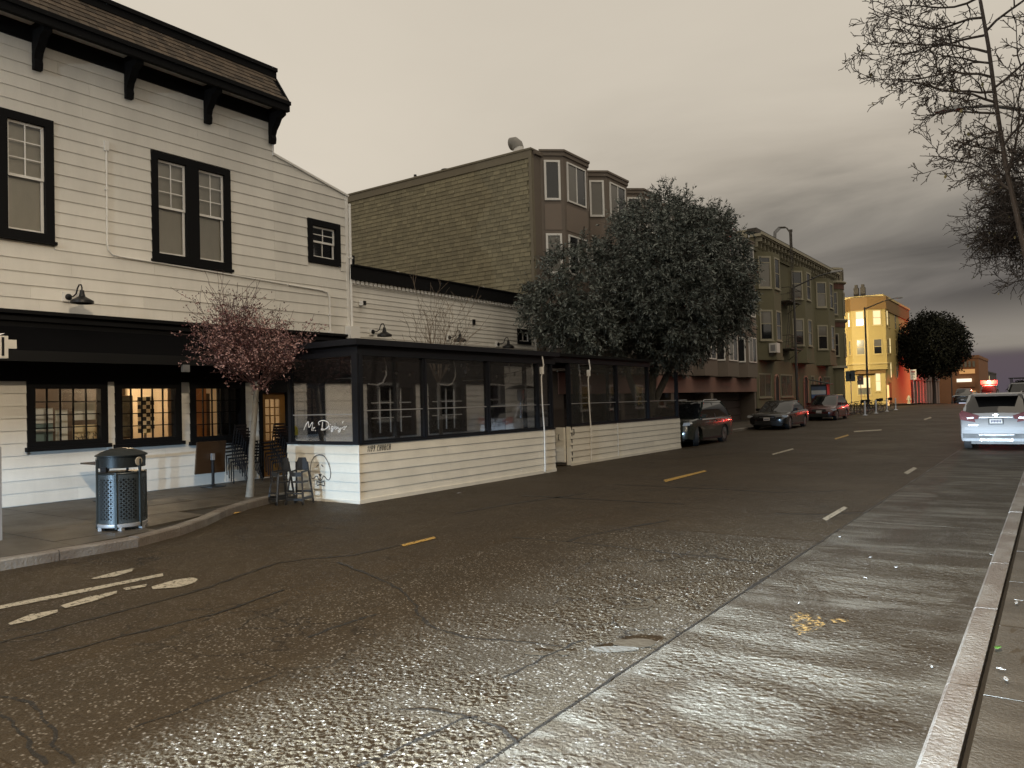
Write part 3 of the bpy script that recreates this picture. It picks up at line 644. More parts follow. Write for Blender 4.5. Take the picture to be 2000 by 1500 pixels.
# interior of the dining room
WALLI = mat('warm_plaster', (0.56, 0.46, 0.33), .8, var=.06); FLRI = mat('wood_floor', (0.16, 0.08, 0.035), .5, var=.2, stretch=(4, .6, 1))
rm = MB(); rm.box(-21.6, -21.5, 2.1, 12.7, .1, 3.0); rm.box(-21.5, FX-.14, 2.1, 2.2, .1, 3.0); rm.box(-21.5, FX-.14, 12.6, 12.7, .1, 3.0); rm.build('room_wall', WALLI, rb)
box('room_floor', FLRI, rb, -21.5, FX-.14, 2.2, 12.6, .10, .16); box('room_ceiling', mat('ceiling_paint', (0.5, 0.42, 0.33), .8, var=.03), rb, -21.5, FX-.14, 2.2, 12.6, 2.94, 3.0)
# partitions give each window its own view
box('partition', mat('dark_panelling', (0.03, 0.02, 0.015), .5, var=.2), rb, -18.2, -18.1, 6.6, 9.0, .16, 2.94)
box('partition', WALLI, rb, -18.0, -17.9, 9.6, 10.6, .16, 2.94)
adopt(rb)

def interior(name, label, cat, parts):
    root = None
    for nm, mm, bx in parts:
        if root is None: root = thing(name, label, cat, (bx[0], bx[2], bx[4]))
        box(nm, mm, root, *bx)
    adopt(root); return root
CREAM = mat('cream_panel', (0.70, 0.62, 0.42), .7, var=.05); PALE = mat('pale_cloth', (0.62, 0.66, 0.66), .8, var=.1, vscale=5); TEAL = mat('teal_panel', (0.16, 0.24, 0.25), .5)
WOODD = mat('dark_wood', (0.05, 0.028, 0.014), .45, var=.2, vscale=6, stretch=(1, 1, 6)); WOODO = mat('orange_wood', (0.34, 0.15, 0.045), .5, var=.15, stretch=(4, 4, .6))
interior('display_shelf', 'pale teal drinks display behind the first lit window', 'display', [('cabinet', TEAL, (-16.6, -16.3, 6.80, 7.22, .16, 1.75)), ('top_panel', PALE, (-16.29, -16.27, 6.82, 7.21, 1.62, 1.92)), ('shelf', PALE, (-16.29, -16.22, 6.82, 7.21, 1.45, 1.50)), ('shelf', PALE, (-16.29, -16.22, 6.82, 7.21, 1.22, 1.27))])
interior('folded_screen', 'narrow white folding screen behind the first lit window', 'screen', [('panel', PALE, (-16.42, -16.39, 7.32, 7.54, .16, 1.88)), ('foot', PALE, (-16.5, -16.3, 7.34, 7.5, .16, .19))])
bn = interior('counter_banner', 'cream banner with dark script behind the first lit window', 'banner', [('cloth', CREAM, (-16.36, -16.34, 7.62, 8.16, 1.05, 1.56)), ('upper_cloth', PALE, (-16.40, -16.38, 7.66, 8.10, 1.66, 2.02)), ('pole', WOODD, (-16.38, -16.36, 7.88, 7.92, .16, 1.06)), ('upper_pole', WOODD, (-16.395, -16.385, 7.9, 7.93, 1.5, 1.7))])
SCRIPT = [[(1078,348),(1088,322),(1100,298),(1112,282),(1118,279),(1118,296),(1116,315),(1119,328),(1126,322),(1138,300),(1148,285),(1151,290),(1148,315),(1143,340),(1143,352)],
 [(1154,332),(1153,345),(1153,354)], [(1153,342),(1159,332),(1167,328)], [(1170,351),(1172,354)],
 [(1230,284),(1227,305),(1225,335)], [(1203,306),(1198,292),(1203,279),(1222,271),(1245,272),(1265,280),(1278,294),(1279,310),(1268,328),(1250,342),(1230,350),(1216,347),(1218,339),(1230,341),(1246,348)],
 [(1283,318),(1280,332),(1282,342),(1288,338)], [(1290,301),(1292,304)],
 [(1312,320),(1302,319),(1296,328),(1298,340),(1306,339),(1312,326),(1313,320),(1312,342),(1308,357),(1299,363),(1294,356),(1304,347),(1318,338)],
 [(1318,338),(1326,310),(1330,290),(1326,308),(1322,338),(1330,343),(1340,337),(1342,327),(1334,323),(1326,329)],
 [(1342,335),(1352,325),(1352,338),(1360,341),(1368,332),(1371,323),(1369,345),(1363,360),(1354,366),(1349,358),(1360,347),(1376,337)],
 [(1389,279),(1386,286),(1383,293)], [(1376,337),(1390,325),(1404,316),(1393,322),(1402,334),(1398,343),(1387,342)], [(1400,330),(1414,318)]]
def strokes(curves, fn, w, nrm):
    mb = MB()
    for c in curves: mb.ribbon([fn(*p) for p in c], w, nrm)
    return mb
o = strokes(SCRIPT, lambda a, b: (-16.337, 8.12-(a-1078)/338*.46, 1.33-(b-318)/95*.17), .010, (1,0,0)).build('script_lettering', mat('ink', (0.02, 0.018, 0.015), .7, var=0), bn); o.matrix_parent_inverse = bn.matrix_basis.inverted()
interior('dark_mirror', 'large dark framed mirror inside the middle lit window', 'mirror', [('mirror_glass', mat('dusky_mirror', (0.09, 0.085, 0.06), .25, var=.3, vscale=3), (-16.94, -16.90, 8.55, 9.16, 1.25, 2.13)), ('frame', WOODD, (-16.96, -16.945, 8.51, 9.20, 1.21, 2.17)), ('stand', WOODD, (-16.97, -16.93, 8.8, 8.9, .16, 1.21))])
ck = thing('chequered_panel', 'black and white chequered panel inside the middle lit window', 'panel', (-16.8, 9.2, .16))
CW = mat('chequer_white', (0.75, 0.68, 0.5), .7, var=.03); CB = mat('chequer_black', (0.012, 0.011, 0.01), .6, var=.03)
for i in range(4):
    for j in range(9): box('square', CW if (i+j) % 2 else CB, ck, -16.82, -16.80, 9.24+.095*i, 9.24+.095*(i+1), 1.32+.09*j, 1.32+.09*(j+1))
box('stile', WOODD, ck, -16.85, -16.83, 9.4, 9.45, .16, 2.1); adopt(ck)
interior('wood_booth', 'orange wooden booth end inside the third lit window', 'booth', [('panel', WOODO, (-16.9, -16.86, 10.62, 10.98, .16, 2.5)), ('seat', WOODO, (-17.4, -16.9, 10.4, 11.2, .16, .62)), ('bench_back', WOODD, (-16.95, -16.9, 11.0, 11.1, .16, 2.2))])
interior('dark_curtain', 'dark curtain drawn across half of the third lit window', 'curtain', [('cloth', mat('curtain_cloth', (0.022, 0.022, 0.024), .9), (-15.80, -15.77, 10.55, 11.2, .3, 2.4))])
interior('dining_table', 'wooden dining table inside the middle lit window', 'table', [('table_top', WOODO, (-16.6, -15.9, 8.2, 9.3, 1.02, 1.06)), ('leg', WOODD, (-16.3, -16.2, 8.7, 8.8, .16, 1.02))])
def lamp_point(parent, loc, power, color, radius=.08):
    l = bpy.data.lights.new('lamp_light', 'POINT'); l.energy = power; l.color = color; l.shadow_soft_size = radius
    o = bpy.data.objects.new('lamp_light', l); col.objects.link(o); o.location = loc; o.parent = parent; return o
WARMG = emis('warm_lamp_glow', (1.0, 0.72, 0.38), 6)
for (x_, y_, pw) in ((-17.3, 7.3, 60), (-17.0, 9.35, 75), (-17.4, 11.3, 40)):
    t = thing('pendant_lamp', 'warm pendant lamp in the dining room behind the '+('first', 'middle', 'third')[{60: 0, 75: 1, 40: 2}[pw]]+' lit window', 'lamp', (x_, y_, 2.45), 0, 'dining room pendants')
    MB().lathe([(.03, .16), (.10, .10), (.17, 0), (.165, -.005)], n=14).build('shade', BLKM, t); MB().lathe([(.01, -.05), (.045, -.03), (.05, 0), (.02, .03)], n=12).build('bulb', WARMG, t)
    MB().tube([(0, 0, .15), (0, 0, .49)], .006, 6).build('cord', BLKM, t)
    lamp_point(t, (0, 0, -.10), pw, (1.0, .74, .44))

# ------------------------------------------------------------------ low wing beside it
lw = thing('low_wing', 'low white clapboard wing with black parapet and small dentils between house and shingled block', 'building', (FX, 14.5, 0))
lh = [(22.42, 23.28, 3.87, 4.41), (15.05, 17.0, .9, 2.42), (17.6, 19.4, .9, 2.42), (20.6, 21.6, .14, 2.42)]
backing(FX-.14, FX-.012, 14.48, 23.62, 0, 5.22, lh).build('wall', WHITE, lw)
siding(lw, FX, 14.48, 23.60, 2.46, 5.13, .137, lh, maxlen=4.6); siding(lw, FX, 14.48, 23.60, .14, 2.42, .19, lh)
box('corner_board', TRIMW, lw, FX-.02, FX+.035, 23.56, 23.64, .14, 5.2)
box('parapet', BLACK, lw, FX-.2, FX+.16, 14.47, 23.72, 5.24, 5.60); box('parapet_cap', BLACK, lw, FX-.24, FX+.20, 14.47, 23.76, 5.60, 5.64)
box('parapet_end', BLACK, lw, FX-.6, FX-.2, 14.48, 14.9, 5.24, 5.98)
for k in range(56): y = 14.52+k*.163; box('dentil', TRIMW, lw, FX+.0, FX+.10, y, y+.10, 5.135, 5.238)
box('bed_mould', TRIMW, lw, FX, FX+.05, 14.48, 23.6, 5.10, 5.134)
box('roof', mat('roof_felt', (0.05, 0.045, 0.04), .8), lw, -26, FX-.2, 14.47, 23.6, 5.15, 5.25)
box('rear_wall', WHITE, lw, -26, -25.9, 14.48, 23.6, 0, 5.15); box('floor_slab', FLRI, lw, -25.9, FX-.14, 14.48, 23.6, .05, .12)
a, b, c, d = lh[0]; frame_ring(MB(), FX-.1, FX+.045, a, b, c, d, .10).build('window_frame', BLACK, lw); frame_ring(MB(), FX-.08, FX-.02, a+.1, b-.1, c+.1, d-.1, .035).build('sash', TRIMW, lw)
box('glazing_bar', TRIMW, lw, FX-.075, FX-.03, (a+b)/2-.02, (a+b)/2+.02, c+.13, d-.13)
for s in (0, 1): box('pane', GLASS, lw, FX-.055, FX-.05, a+.13+s*.3, a+.43+s*.3, c+.13, d-.13)
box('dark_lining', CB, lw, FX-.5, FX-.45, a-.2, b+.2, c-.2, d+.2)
for (a, b, c, d) in lh[1:3]:
    frame_ring(MB(), FX-.12, FX+.05, a, b, c, d, .12).build('window_frame', BLACK, lw)
    for i in range(4):
        for j in range(3): box('pane', GLASS, lw, FX-.06, FX-.055, a+.12+(b-a-.24)*i/4, a+.12+(b-a-.24)*(i+1)/4, c+.12+(d-c-.24)*j/3, c+.12+(d-c-.24)*(j+1)/3)
    for i in range(1, 4): yy = a+.12+(b-a-.24)*i/4; box('glazing_bar', TRIMW, lw, FX-.07, FX-.035, yy-.012, yy+.012, c+.12, d-.12)
    for j in range(1, 3): zz = c+.12+(d-c-.24)*j/3; box('glazing_bar', TRIMW, lw, FX-.069, FX-.036, a+.12, b-.12, zz-.012, zz+.012)
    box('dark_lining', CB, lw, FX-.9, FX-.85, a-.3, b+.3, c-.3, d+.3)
box('service_door', mat('navy_door', (0.012, 0.014, 0.022), .45), lw, FX-.1, FX+.01, 20.6, 21.6, .14, 2.42)
box('sign_band', BLACK, lw, FX+.026, FX+.07, 14.48, 21.5, 2.42, 3.35)
adopt(lw)
# gooseneck lamps
def gooseneck(y, z, label):
    t = thing('gooseneck_lamp', label, 'lamp', (FX+.03, y, z), 0, 'gooseneck lamps on the clapboards')
    box('mounting_block', TRIMW, t, -.01, .035, -.09, .07, -.09, .09)
    MB().lathe([(.062, .035), (.062, .055), (.03, .065)], n=16, axis='x').build('wall_plate', BLKM, t)
    MB().tube([(.05, 0, 0), (.16, .03, .0), (.24, .05, .05), (.27, .06, .15), (.31, .07, .21), (.37, .08, .21), (.40, .08, .15), (.40, .08, .08)], .014, 8).build('arm', BLKM, t, True)
    MB().lathe([(.035, .10), (.05, .02), (.06, -.02), (.15, -.07), (.20, -.10), (.205, -.15), (.195, -.15), (.14, -.08), (.02, -.04)], (.40, .08, 0), 20).build('shade', BLKM, t, True)
gooseneck(7.17, 4.05, 'black gooseneck lamp above the awning band of the tall front')
for y, z, w in ((15.28, 3.86, 'nearest the downpipe'), (18.6, 3.88, 'in the middle of its row of three'), (21.2, 3.79, 'next to the small square window')): gooseneck(y, z, 'black gooseneck lamp on the low wing '+w)
# conduits, downpipe, small boxes on the walls
PIPE = mat('painted_pipe', (0.72, 0.70, 0.66), .45, var=.05)
def pipe(name, label, cat, pts, r, extra=()):
    t = thing(name, label, cat, pts[0]); o = MB().tube([Vector(p)-Vector(pts[0]) for p in pts], r, 8).build('pipe', PIPE, t, True)
    for nm, bx in extra:
        q = MB().box(*[bx[i]-pts[0][i//2] for i in range(6)]).build(nm, PIPE, t)
    return t
X = FX+.045
pipe('conduit', 'white painted conduit bending below the left upper window', 'conduit', [(X, 7.95, 7.16), (X, 7.94, 5.25), (X, 7.96, 5.08), (X, 8.05, 5.0), (X, 8.2, 4.98), (X, 10.5, 4.93), (X, 12.4, 4.87)], .018, [('end_cap', (X-.03, X+.03, 7.91, 7.99, 7.1, 7.3)), ('clip', (X-.03, X+.022, 7.91, 7.97, 6.3, 6.33))])
pipe('conduit', 'white painted conduit dropping to the patio roof beside the house corner', 'conduit', [(X, 12.42, 4.87), (X, 13.5, 4.84), (X, 13.68, 4.80), (X, 13.75, 4.68), (X, 13.75, 3.75)], .024, [('junction_box', (X-.04, X+.05, 13.66, 13.83, 3.66, 3.78)), ('clip', (X-.03, X+.03, 13.7, 13.8, 4.2, 4.23))])
pipe('downpipe', 'white downpipe at the corner of the tall front', 'downpipe', [(FX+.07, 14.50, 7.3), (FX+.07, 14.50, 3.95)], .035, [('meter_box', (FX+.03, FX+.25, 14.28, 14.62, 3.62, 3.95)), ('strap', (FX+.03, FX+.11, 14.45, 14.55, 5.8, 5.84))])
t = thing('security_camera', 'small white security camera box on the low wing', 'camera', (FX+.03, 14.86, 4.62)); box('housing', TRIMW, t, 0, .16, -.05, .06, -.06, .06); box('lens', BLKM, t, .161, .175, -.045, .055, -.055, .055); box('mount', TRIMW, t, -.01, 0, -.03, .03, -.03, .03)
t = thing('wall_vent', 'small dark vent flap on the low wing clapboards', 'vent', (FX+.025, 19.9, 4.46)); box('flap', BLKM, t, 0, .05, -.05, .05, -.09, .08); box('hood', TRIMW, t, 0, .06, -.065, .065, .082, .1)
for y, x_, lb in ((17.9, -17.0, 'round roof vent behind the low parapet near the tall front'), (22.4, -17.0, 'round roof vent behind the low parapet near the shingled wall')):
    t = thing('roof_vent', lb, 'vent', (x_, y, 5.25)); MB().lathe([(.09, 0), (.09, .55)], n=14).build('flue', PIPE, t); MB().lathe([(.16, .55), (.18, .60), (.16, .66), (.12, .66)], n=16).build('cap', PIPE, t); MB().lathe([(.15, .70), (.17, .74), (.05, .80)], n=16).build('rain_hood', PIPE, t); box('hood_stay', PIPE, t, -.03, .03, -.03, .03, .66, .71)
t = thing('roof_pipe', 'thin dark pipe standing on the sloped roof of the tall front', 'pipe', (-16.2, 13.7, 7.38)); MB().tube([(0,0,0), (0,0,.62)], .03, 8).build('pipe', BLKM, t); MB().lathe([(.08, .0), (.06, .06)], n=10).build('flashing', BLKM, t)

# ------------------------------------------------------------------ the dining patio (parklet)
PATW = mat('patio_board_paint', (0.68, 0.645, 0.56), .55, var=.10, vscale=1.8, bump=.12, bscale=50, var2=.04)
NAVY = mat('navy_post_paint', (0.009, 0.010, 0.014), .5, var=.15, spec=.25)
VINYL = glass('clear_vinyl', (0.93, 0.93, 0.94), .6, .03, haze=.005, hcol=(0.4, 0.4, 0.42))
pt = thing('dining_patio', 'roofed street patio with cream board walls, navy posts and clear panes', 'parklet', (-11.5, 10, 0))
PX, PX2, XB, YA, YB, YC, YD = -10.5, -10.93, -12.52, 9.93, 16.72, 18.20, 25.80
WH = 1.08
box('wall_core', PATW, pt, PX-.12, PX-.006, YA+.006, YB, .02, WH); box('wall_core', PATW, pt, XB, PX-.12, YA+.006, YA+.11, .02, WH)
siding(pt, PX-.005, YA, YB, .05, WH, .172, m=PATW, maxlen=3.6); siding(pt, YA+.005, XB, PX+.018, .05, WH, .172, m=PATW, axis='y', maxlen=9)
box('skirting', PATW, pt, PX, PX+.035, YA, YB, .0, .075); box('skirting', PATW, pt, XB, PX+.035, YA-.03, YA, 0, .06)
box('corner_bead', TRIMW, pt, PX+.012, PX+.03, YA-.022, YA-.004, .06, WH); box('wall_cap', NAVY, pt, PX-.14, PX+.025, YA-.02, YB+.02, WH, WH+.035); box('wall_cap', NAVY, pt, XB, PX-.14, YA-.03, YA+.12, WH, WH+.035)
box('wall_core', PATW, pt, PX2-.12, PX2-.006, YC, YD, .02, WH); siding(pt, PX2-.005, YC, YD, .05, WH, .172, m=PATW, maxlen=4.2); box('skirting', PATW, pt, PX2, PX2+.03, YC, YD, 0, .075)
box('wall_core', PATW, pt, XB, PX2-.12, YD-.11, YD, .02, WH); box('wall_cap', NAVY, pt, PX2-.14, PX2+.025, YC, YD+.01, WH, WH+.035)
box('joint_strip', TRIMW, pt, PX2+.02, PX2+.03, 20.98, 21.02, .08, WH)
box('gate_panel', PATW, pt, -12.0, -11.05, 18.10, 18.16, .10, 1.06)
for k in range(5): box('gate_board', PATW, pt, -11.98, -11.06, 18.08, 18.10, .12+k*.19, .30+k*.19)
MB().tube([(-11.2, 18.07, .72), (-11.2, 18.03, .72), (-11.2, 18.03, .86), (-11.2, 18.07, .86)], .012, 6).build('gate_handle', BLKM, pt)
MB().tube([(PX2+.02, 18.32, .86), (PX2+.06, 18.32, .86), (PX2+.06, 18.32, 1.0), (PX2+.02, 18.32, 1.0)], .012, 6).build('gate_handle', BLKM, pt)
box('deck', mat('deck_wood', (0.10, 0.075, 0.05), .7, var=.2, stretch=(6, .5, 1)), pt, XB-.1, PX-.12, YA+.12, YB, .02, .14); box('deck', mat('deck_wood', (0, 0, 0)), pt, XB-.1, PX2-.13, YC, YD-.12, .02, .14)
def post(x, y, z0, z1, w=.105): box('post', NAVY, pt, x-w/2, x+w/2, y-w/2, y+w/2, z0, z1); box('post_stop', NAVY, pt, x+w/2, x+w/2+.02, y-.02, y+.02, z0, z1-.02)
p1y = [9.99, 11.82, 13.98, 16.03, 16.66]; p2y = [18.28, 21.1, 23.32, 25.70]
for y in p1y: post(PX-.06, y, WH+.03, 2.78)
post(PX-.06, 9.99, WH+.031, 2.779, .15)
for y in p2y: post(PX2-.06, y, (.0 if y < 18.5 else WH+.03), 2.9 if y < 25 else 2.72)
for y in (9.99, 13.0, 16.66, 18.28, 21.1, 23.32): post(XB+.06, y, .14, 2.80, .09)
post(PX-.75, 19.2, .14, 2.85, .09)
box('header_beam', NAVY, pt, PX-.13, PX+.02, YA, YB+.1, 2.74, 2.95); box('header_beam', NAVY, pt, XB-.02, PX-.13, YA, YA+.13, 2.74, 2.95); box('header_beam', NAVY, pt, XB-.02, XB+.1, YA+.13, 23.4, 2.8, 2.95)
box('header_beam', NAVY, pt, PX2-.13, PX2+.02, YB+.1, 23.42, 2.84, 3.0)
box('roof_deck', BLACK, pt, XB-.06, PX+.10, YA-.10, YB+.15, 2.952, 3.03); box('roof_deck', BLACK, pt, XB-.06, PX2+.10, YB+.15, 23.48, 3.002, 3.08)
box('roof_edge', NAVY, pt, PX+.10, PX+.13, YA-.13, YB+.15, 2.93, 3.04); box('roof_edge', NAVY, pt, XB-.06, PX+.10, YA-.13, YA-.10, 2.93, 3.04)
for k in range(7): y = 10.9+1.0*k; box('rafter', BLACK, pt, XB+.1, PX-.13, y, y+.06, 2.80, 2.95)
for k in range(6): y = 18.4+.95*k; box('rafter', BLACK, pt, XB+.1, PX2-.13, y, y+.06, 2.86, 3.0)
RAIL = mat('pale_rail', (0.45, 0.45, 0.46), .4, .6)
for seq, x_ in ((p1y, PX-.06), (p2y, PX2-.06)):
    for a, b in zip(seq, seq[1:]):
        top = 2.74 if b < 17 else (2.84 if b < 24 else 2.68)
        if b < 24: box('pane', VINYL, pt, x_-.004, x_+.004, a+.052, b-.052, 1.72, top)
        box('pane', VINYL, pt, x_-.004, x_+.004, a+.052, b-.052, WH+.035, 1.70)
        box('pane_rail', RAIL, pt, x_-.01, x_+.01, a+.053, b-.053, 1.70, 1.72)
        box('pane_frame', NAVY, pt, x_-.02, x_+.02, a+.053, b-.053, WH+.035, WH+.075)
ye = YA+.06
box('pane', VINYL, pt, XB+.11, PX-.115, ye-.004, ye+.004, 1.66, 2.74); box('pane', VINYL, pt, XB+.11, PX-.115, ye-.004, ye+.004, WH+.035, 1.64)
box('pane_rail', RAIL, pt, XB+.11, PX-.115, ye-.01, ye+.01, 1.64, 1.66); box('pane_frame', NAVY, pt, XB+.11, PX-.115, ye-.02, ye+.02, WH+.035, WH+.06)
fxy = lambda a, b: (-12.52+((a*.25+320)-559)/142*2.06, YA+.05, 1.05+(870-(b*.25+750))/107.0)
strokes(SCRIPT, fxy, .019, (0,-1,0)).build('window_lettering', mat('white_lettering', (0.8, 0.8, 0.8), .5, var=0, emit=(1, 1, 1), estr=.0), pt)
DOG = [[(1190,720),(1180,735),(1170,742),(1160,740),(1153,728),(1147,700),(1147,665),(1152,625),(1162,592),(1178,564),(1200,546),(1222,542),(1245,543),(1262,555),(1278,580),(1292,610),(1302,645),(1307,685),(1305,720),(1298,738),(1288,746),(1276,740),(1262,720),(1252,713),(1247,722),(1238,740),(1225,755),(1212,742),(1205,726),(1199,717),(1190,720)],
 [(1199,639),(1206,632),(1215,625)], [(1237,625),(1244,632),(1250,639)], [(1225,720),(1225,735),(1212,752)], [(1225,735),(1236,752)],
 [(1198,757),(1212,766),(1225,770),(1240,764),(1254,755),(1257,775),(1256,795),(1240,789),(1226,785),(1212,790),(1200,796),(1197,776),(1198,757)]]
fdog = lambda a, b: (fxy(a, b)[0], YA-.0215, fxy(a, b)[2]-.02)
dg = strokes(DOG, fdog, .017, (0,-1,0)); dg.add([fdog(*p) for p in ((1212,702),(1222,699),(1238,702),(1232,714),(1226,722),(1219,714))], [(0,1,2,3,4,5)])
INK = mat('painted_line', (0.05, 0.05, 0.055), .6, var=0); dg.build('dog_drawing', INK, pt)
FONT = {'1': [[(.1,.8),(.35,1),(.35,0)]], '9': [[(.6,.75),(.45,1),(.15,.95),(.1,.65),(.35,.5),(.6,.7),(.6,1),(.6,.5),(.3,0)]], 'C': [[(.62,.85),(.4,1),(.12,.75),(.08,.35),(.3,0),(.6,.12)]],
 'H': [[(.1,0),(.1,1)],[(.58,0),(.58,1)],[(.1,.5),(.58,.55)]], 'U': [[(.1,1),(.1,.25),(.3,0),(.52,.2),(.58,1)]], 'R': [[(.1,0),(.1,1),(.45,.98),(.58,.75),(.4,.5),(.1,.48)],[(.3,.48),(.62,0)]], ' ': []}
mb = MB(); cy = 0
for ch in '1199 CHURCH':
    for st in FONT[ch]:
        mb.ribbon([(PX+.0215, 10.12+(cy+p[0]*.62+p[1]*.18)*.105, .945+p[1]*.105) for p in st], .016, (1,0,0))
    cy += .42 if ch == '1' else (.4 if ch == ' ' else .60)
mb.build('address_lettering', mat('sign_ink', (0.015, 0.013, 0.012), .6, var=0), pt)
adopt(pt)
# string lights under the patio roof
BULB = mat('frosted_bulb', (0.75, 0.75, 0.72), .25, var=0)
for si, (xa, ya, xb, yb, zz) in enumerate(((-10.75, 10.1, -12.2, 11.7, 2.68), (-12.2, 11.7, -10.8, 13.6, 2.66), (-10.8, 13.6, -12.2, 15.2, 2.68), (-12.2, 15.2, -10.9, 16.6, 2.66), (-12.2, 18.5, -11.2, 23.2, 2.74))):
    t = thing('string_light', 'string of small unlit bulbs under the patio roof, '+('behind the lettered end pane', 'behind the second front bay', 'behind the third front bay', 'closest to the patio gate', 'in the far half of the patio')[si], 'lights', (xa, ya, zz), 0, 'string lights under the patio roof'); pts = []
    for k in range(17): u = k/16; pts.append((u*(xb-xa), u*(yb-ya), .10-.30*math.sin(math.pi*u)*(.6+.2*(si % 2))))
    MB().tube(pts, .005, 5).build('cord', BLKM, t)
    for k in range(1, 16, 2):
        p = pts[k]; MB().lathe([(.008, -.02), (.026, -.05), (.028, -.075), (.01, -.10)], p, 8).build('bulb', BULB, t, True); MB().lathe([(.014, .0), (.014, -.022)], p, 6).build('socket', BLKM, t)
# infrared heaters and hanging cables
for y, x_, lb in ((10.9, -11.7, 'flat infrared heater bar behind the lettered end pane'), (15.3, -11.9, 'flat infrared heater bar under the middle of the patio roof')):
    t = thing('bar_heater', lb, 'heater', (x_, y, 2.38)); box('casing', BLKM, t, -.42, .42, -.09, .09, 0, .09); box('element', RAIL, t, -.38, .38, -.06, .06, -.012, 0); box('hanger', BLKM, t, -.3, -.27, -.02, .02, .09, .42); box('hanger', BLKM, t, .27, .3, -.02, .02, .09, .42)
for y, lb in ((10.75, 'pale curved cable hanging in the first front bay of the patio'), (12.9, 'pale curved cable hanging in the second front bay of the patio'), (15.0, 'pale curved cable hanging in the third front bay of the patio')):
    t = thing('hanging_cable', lb, 'cable', (PX-.3, y, 2.2)); MB().tube([(0, -.25, .02), (0, .0, 0), (0, .15, .05), (0, .25, .2), (0, .25, .38), (0, .2, .54)], .014, 6).build('cable', PIPE, t, True); box('clip', BLKM, t, -.02, .02, .18, .22, .54, .6)
for (x_, y, lb) in ((PX+.05, 16.15, 'white cable strap running down the post beside the gate'), (PX2+.06, 19.25, 'white cable strap running down the second patio wall')):
    t = thing('cable_strap', lb, 'cable', (x_, y, 0)); MB().tube([(0, 0, .04), (0, .02, 1.0), (0, -.04, 1.7), (0, -.06, 2.4), (0.06, -.03, 2.7), (.04, -.06, 2.95)], .018, 6).build('strap', PIPE, t, True); box('buckle', TRIMW, t, -.03, .035, -.08, .02, 2.48, 2.66)
t = thing('patio_heater', 'mushroom patio heater with round hood inside the patio gate', 'heater', (-12.1, 17.55, .13))
MB().lathe([(.22, 0), (.22, .5), (.19, .55)], n=18).build('base', BLKM, t); MB().tube([(0,0,.5), (0,0,1.75)], .03, 8).build('pole', RAIL, t); MB().lathe([(.09, 1.7), (.10, 1.98), (.07, 2.02)], n=14).build('burner', RAIL, t); MB().lathe([(.42, 2.03), (.30, 2.10), (.06, 2.14)], n=22).build('hood', mat('hood_metal', (0.10, 0.10, 0.10), .35, .8), t, True)
# dark round hose reel of the second bay and tables inside
def cafe_table(x, y, z, h, w, name, label, grp=None, flip=False):
    t = thing(name, label, 'table', (x, y, z), 0, grp)
    MB().lathe([(.26, 0), (.26, .012), (.06, .035), (.035, .05)], n=18).build('base', BLKM, t); MB().tube([(0,0,.04), (0,0,h-.03)], .032, 10).build('pedestal', BLKM, t)
    if not flip: box('table_top', WOODD, t, -w/2, w/2, -w/2, w/2, h-.03, h); box('spider', BLKM, t, -.18, .18, -.03, .03, h-.05, h-.03)
    else:
        o = MB().box(-.02, .02, -w/2, w/2, -w*.62, w*.38).build('table_top', WOODD, t); o.location = (-.07, 0, h); o.rotation_euler = (0, R(8), 0); box('hinge_plate', RAIL, t, -.035, .035, -.03, .03, h-.14, h)
    return t
cafe_table(-14.85, 7.55, CURB_H, .73, .68, 'cafe_table', 'pedestal cafe table with dark square top under the first window')
cafe_table(-15.0, 9.9, CURB_H, .72, .70, 'folding_cafe_table', 'pedestal cafe table with its dark top flipped upright', flip=True)
for y, lb in ((11.3, 'cafe table inside the patio behind the lettered pane'), (14.9, 'cafe table inside the patio behind the third front bay'), (21.9, 'cafe table inside the far half of the patio')): cafe_table(-11.75, y, .14, .74, .62, 'cafe_table', lb)
# stacked chairs
def make_chair():
    t = thing('cafe_chair', 'black metal cafe chair stacked against the wall under the third window', 'chair', (0, 0, 0), 0, 'stacked cafe chairs')
    for sx in (-1, 1):
        MB().tube([(sx*.21, -.22, 0), (sx*.19, -.19, .44)], .013, 6).build('leg', mat('chair_metal', (0.02, 0.02, 0.022), .3, .5), t); MB().tube([(sx*.21, .24, 0), (sx*.19, .19, .44), (sx*.19, .24, .60), (sx*.18, .30, .84)], .013, 6).build('leg', mat('chair_metal', (0, 0, 0)), t)
    for k in range(6): box('seat_slat', BLKM, t, -.20, .20, -.20+k*.068, -.148+k*.068, .440, .452)
    for k in range(5): MB().bar((-.18, .235+k*.017, .56+k*.065), (.18, .235+k*.017, .56+k*.065), .012, .04).build('back_slat', BLKM, t)
    MB().tube([(-.19, -.19, .43), (.19, -.19, .43), (.19, .19, .43), (-.19, .19, .43), (-.19, -.19, .43)], .010, 6).build('seat_frame', BLKM, t)
    return t
ch0 = make_chair(); first = True
for si, (sx, sy, n, rz, w) in enumerate(((-14.95, 10.75, 7, -1.35, 'under the third window'), (-14.62, 11.55, 7, -1.35, 'in front of the ochre door'))):
    for k in range(n):
        c = ch0 if first else dup(ch0); first = False
        c['label'] = ('lowest', 'second lowest', 'third from the ground', 'fourth from the ground', 'third from the top', 'second from the top', 'topmost')[k]+' black cafe chair of the stack '+w; c['group'] = 'stacked cafe chairs '+w
        c.location = (sx-.035*k, sy-.055*k*.6, CURB_H+.075*k); c.rotation_euler = (R(7), 0, rz+random.uniform(-.03, .03))
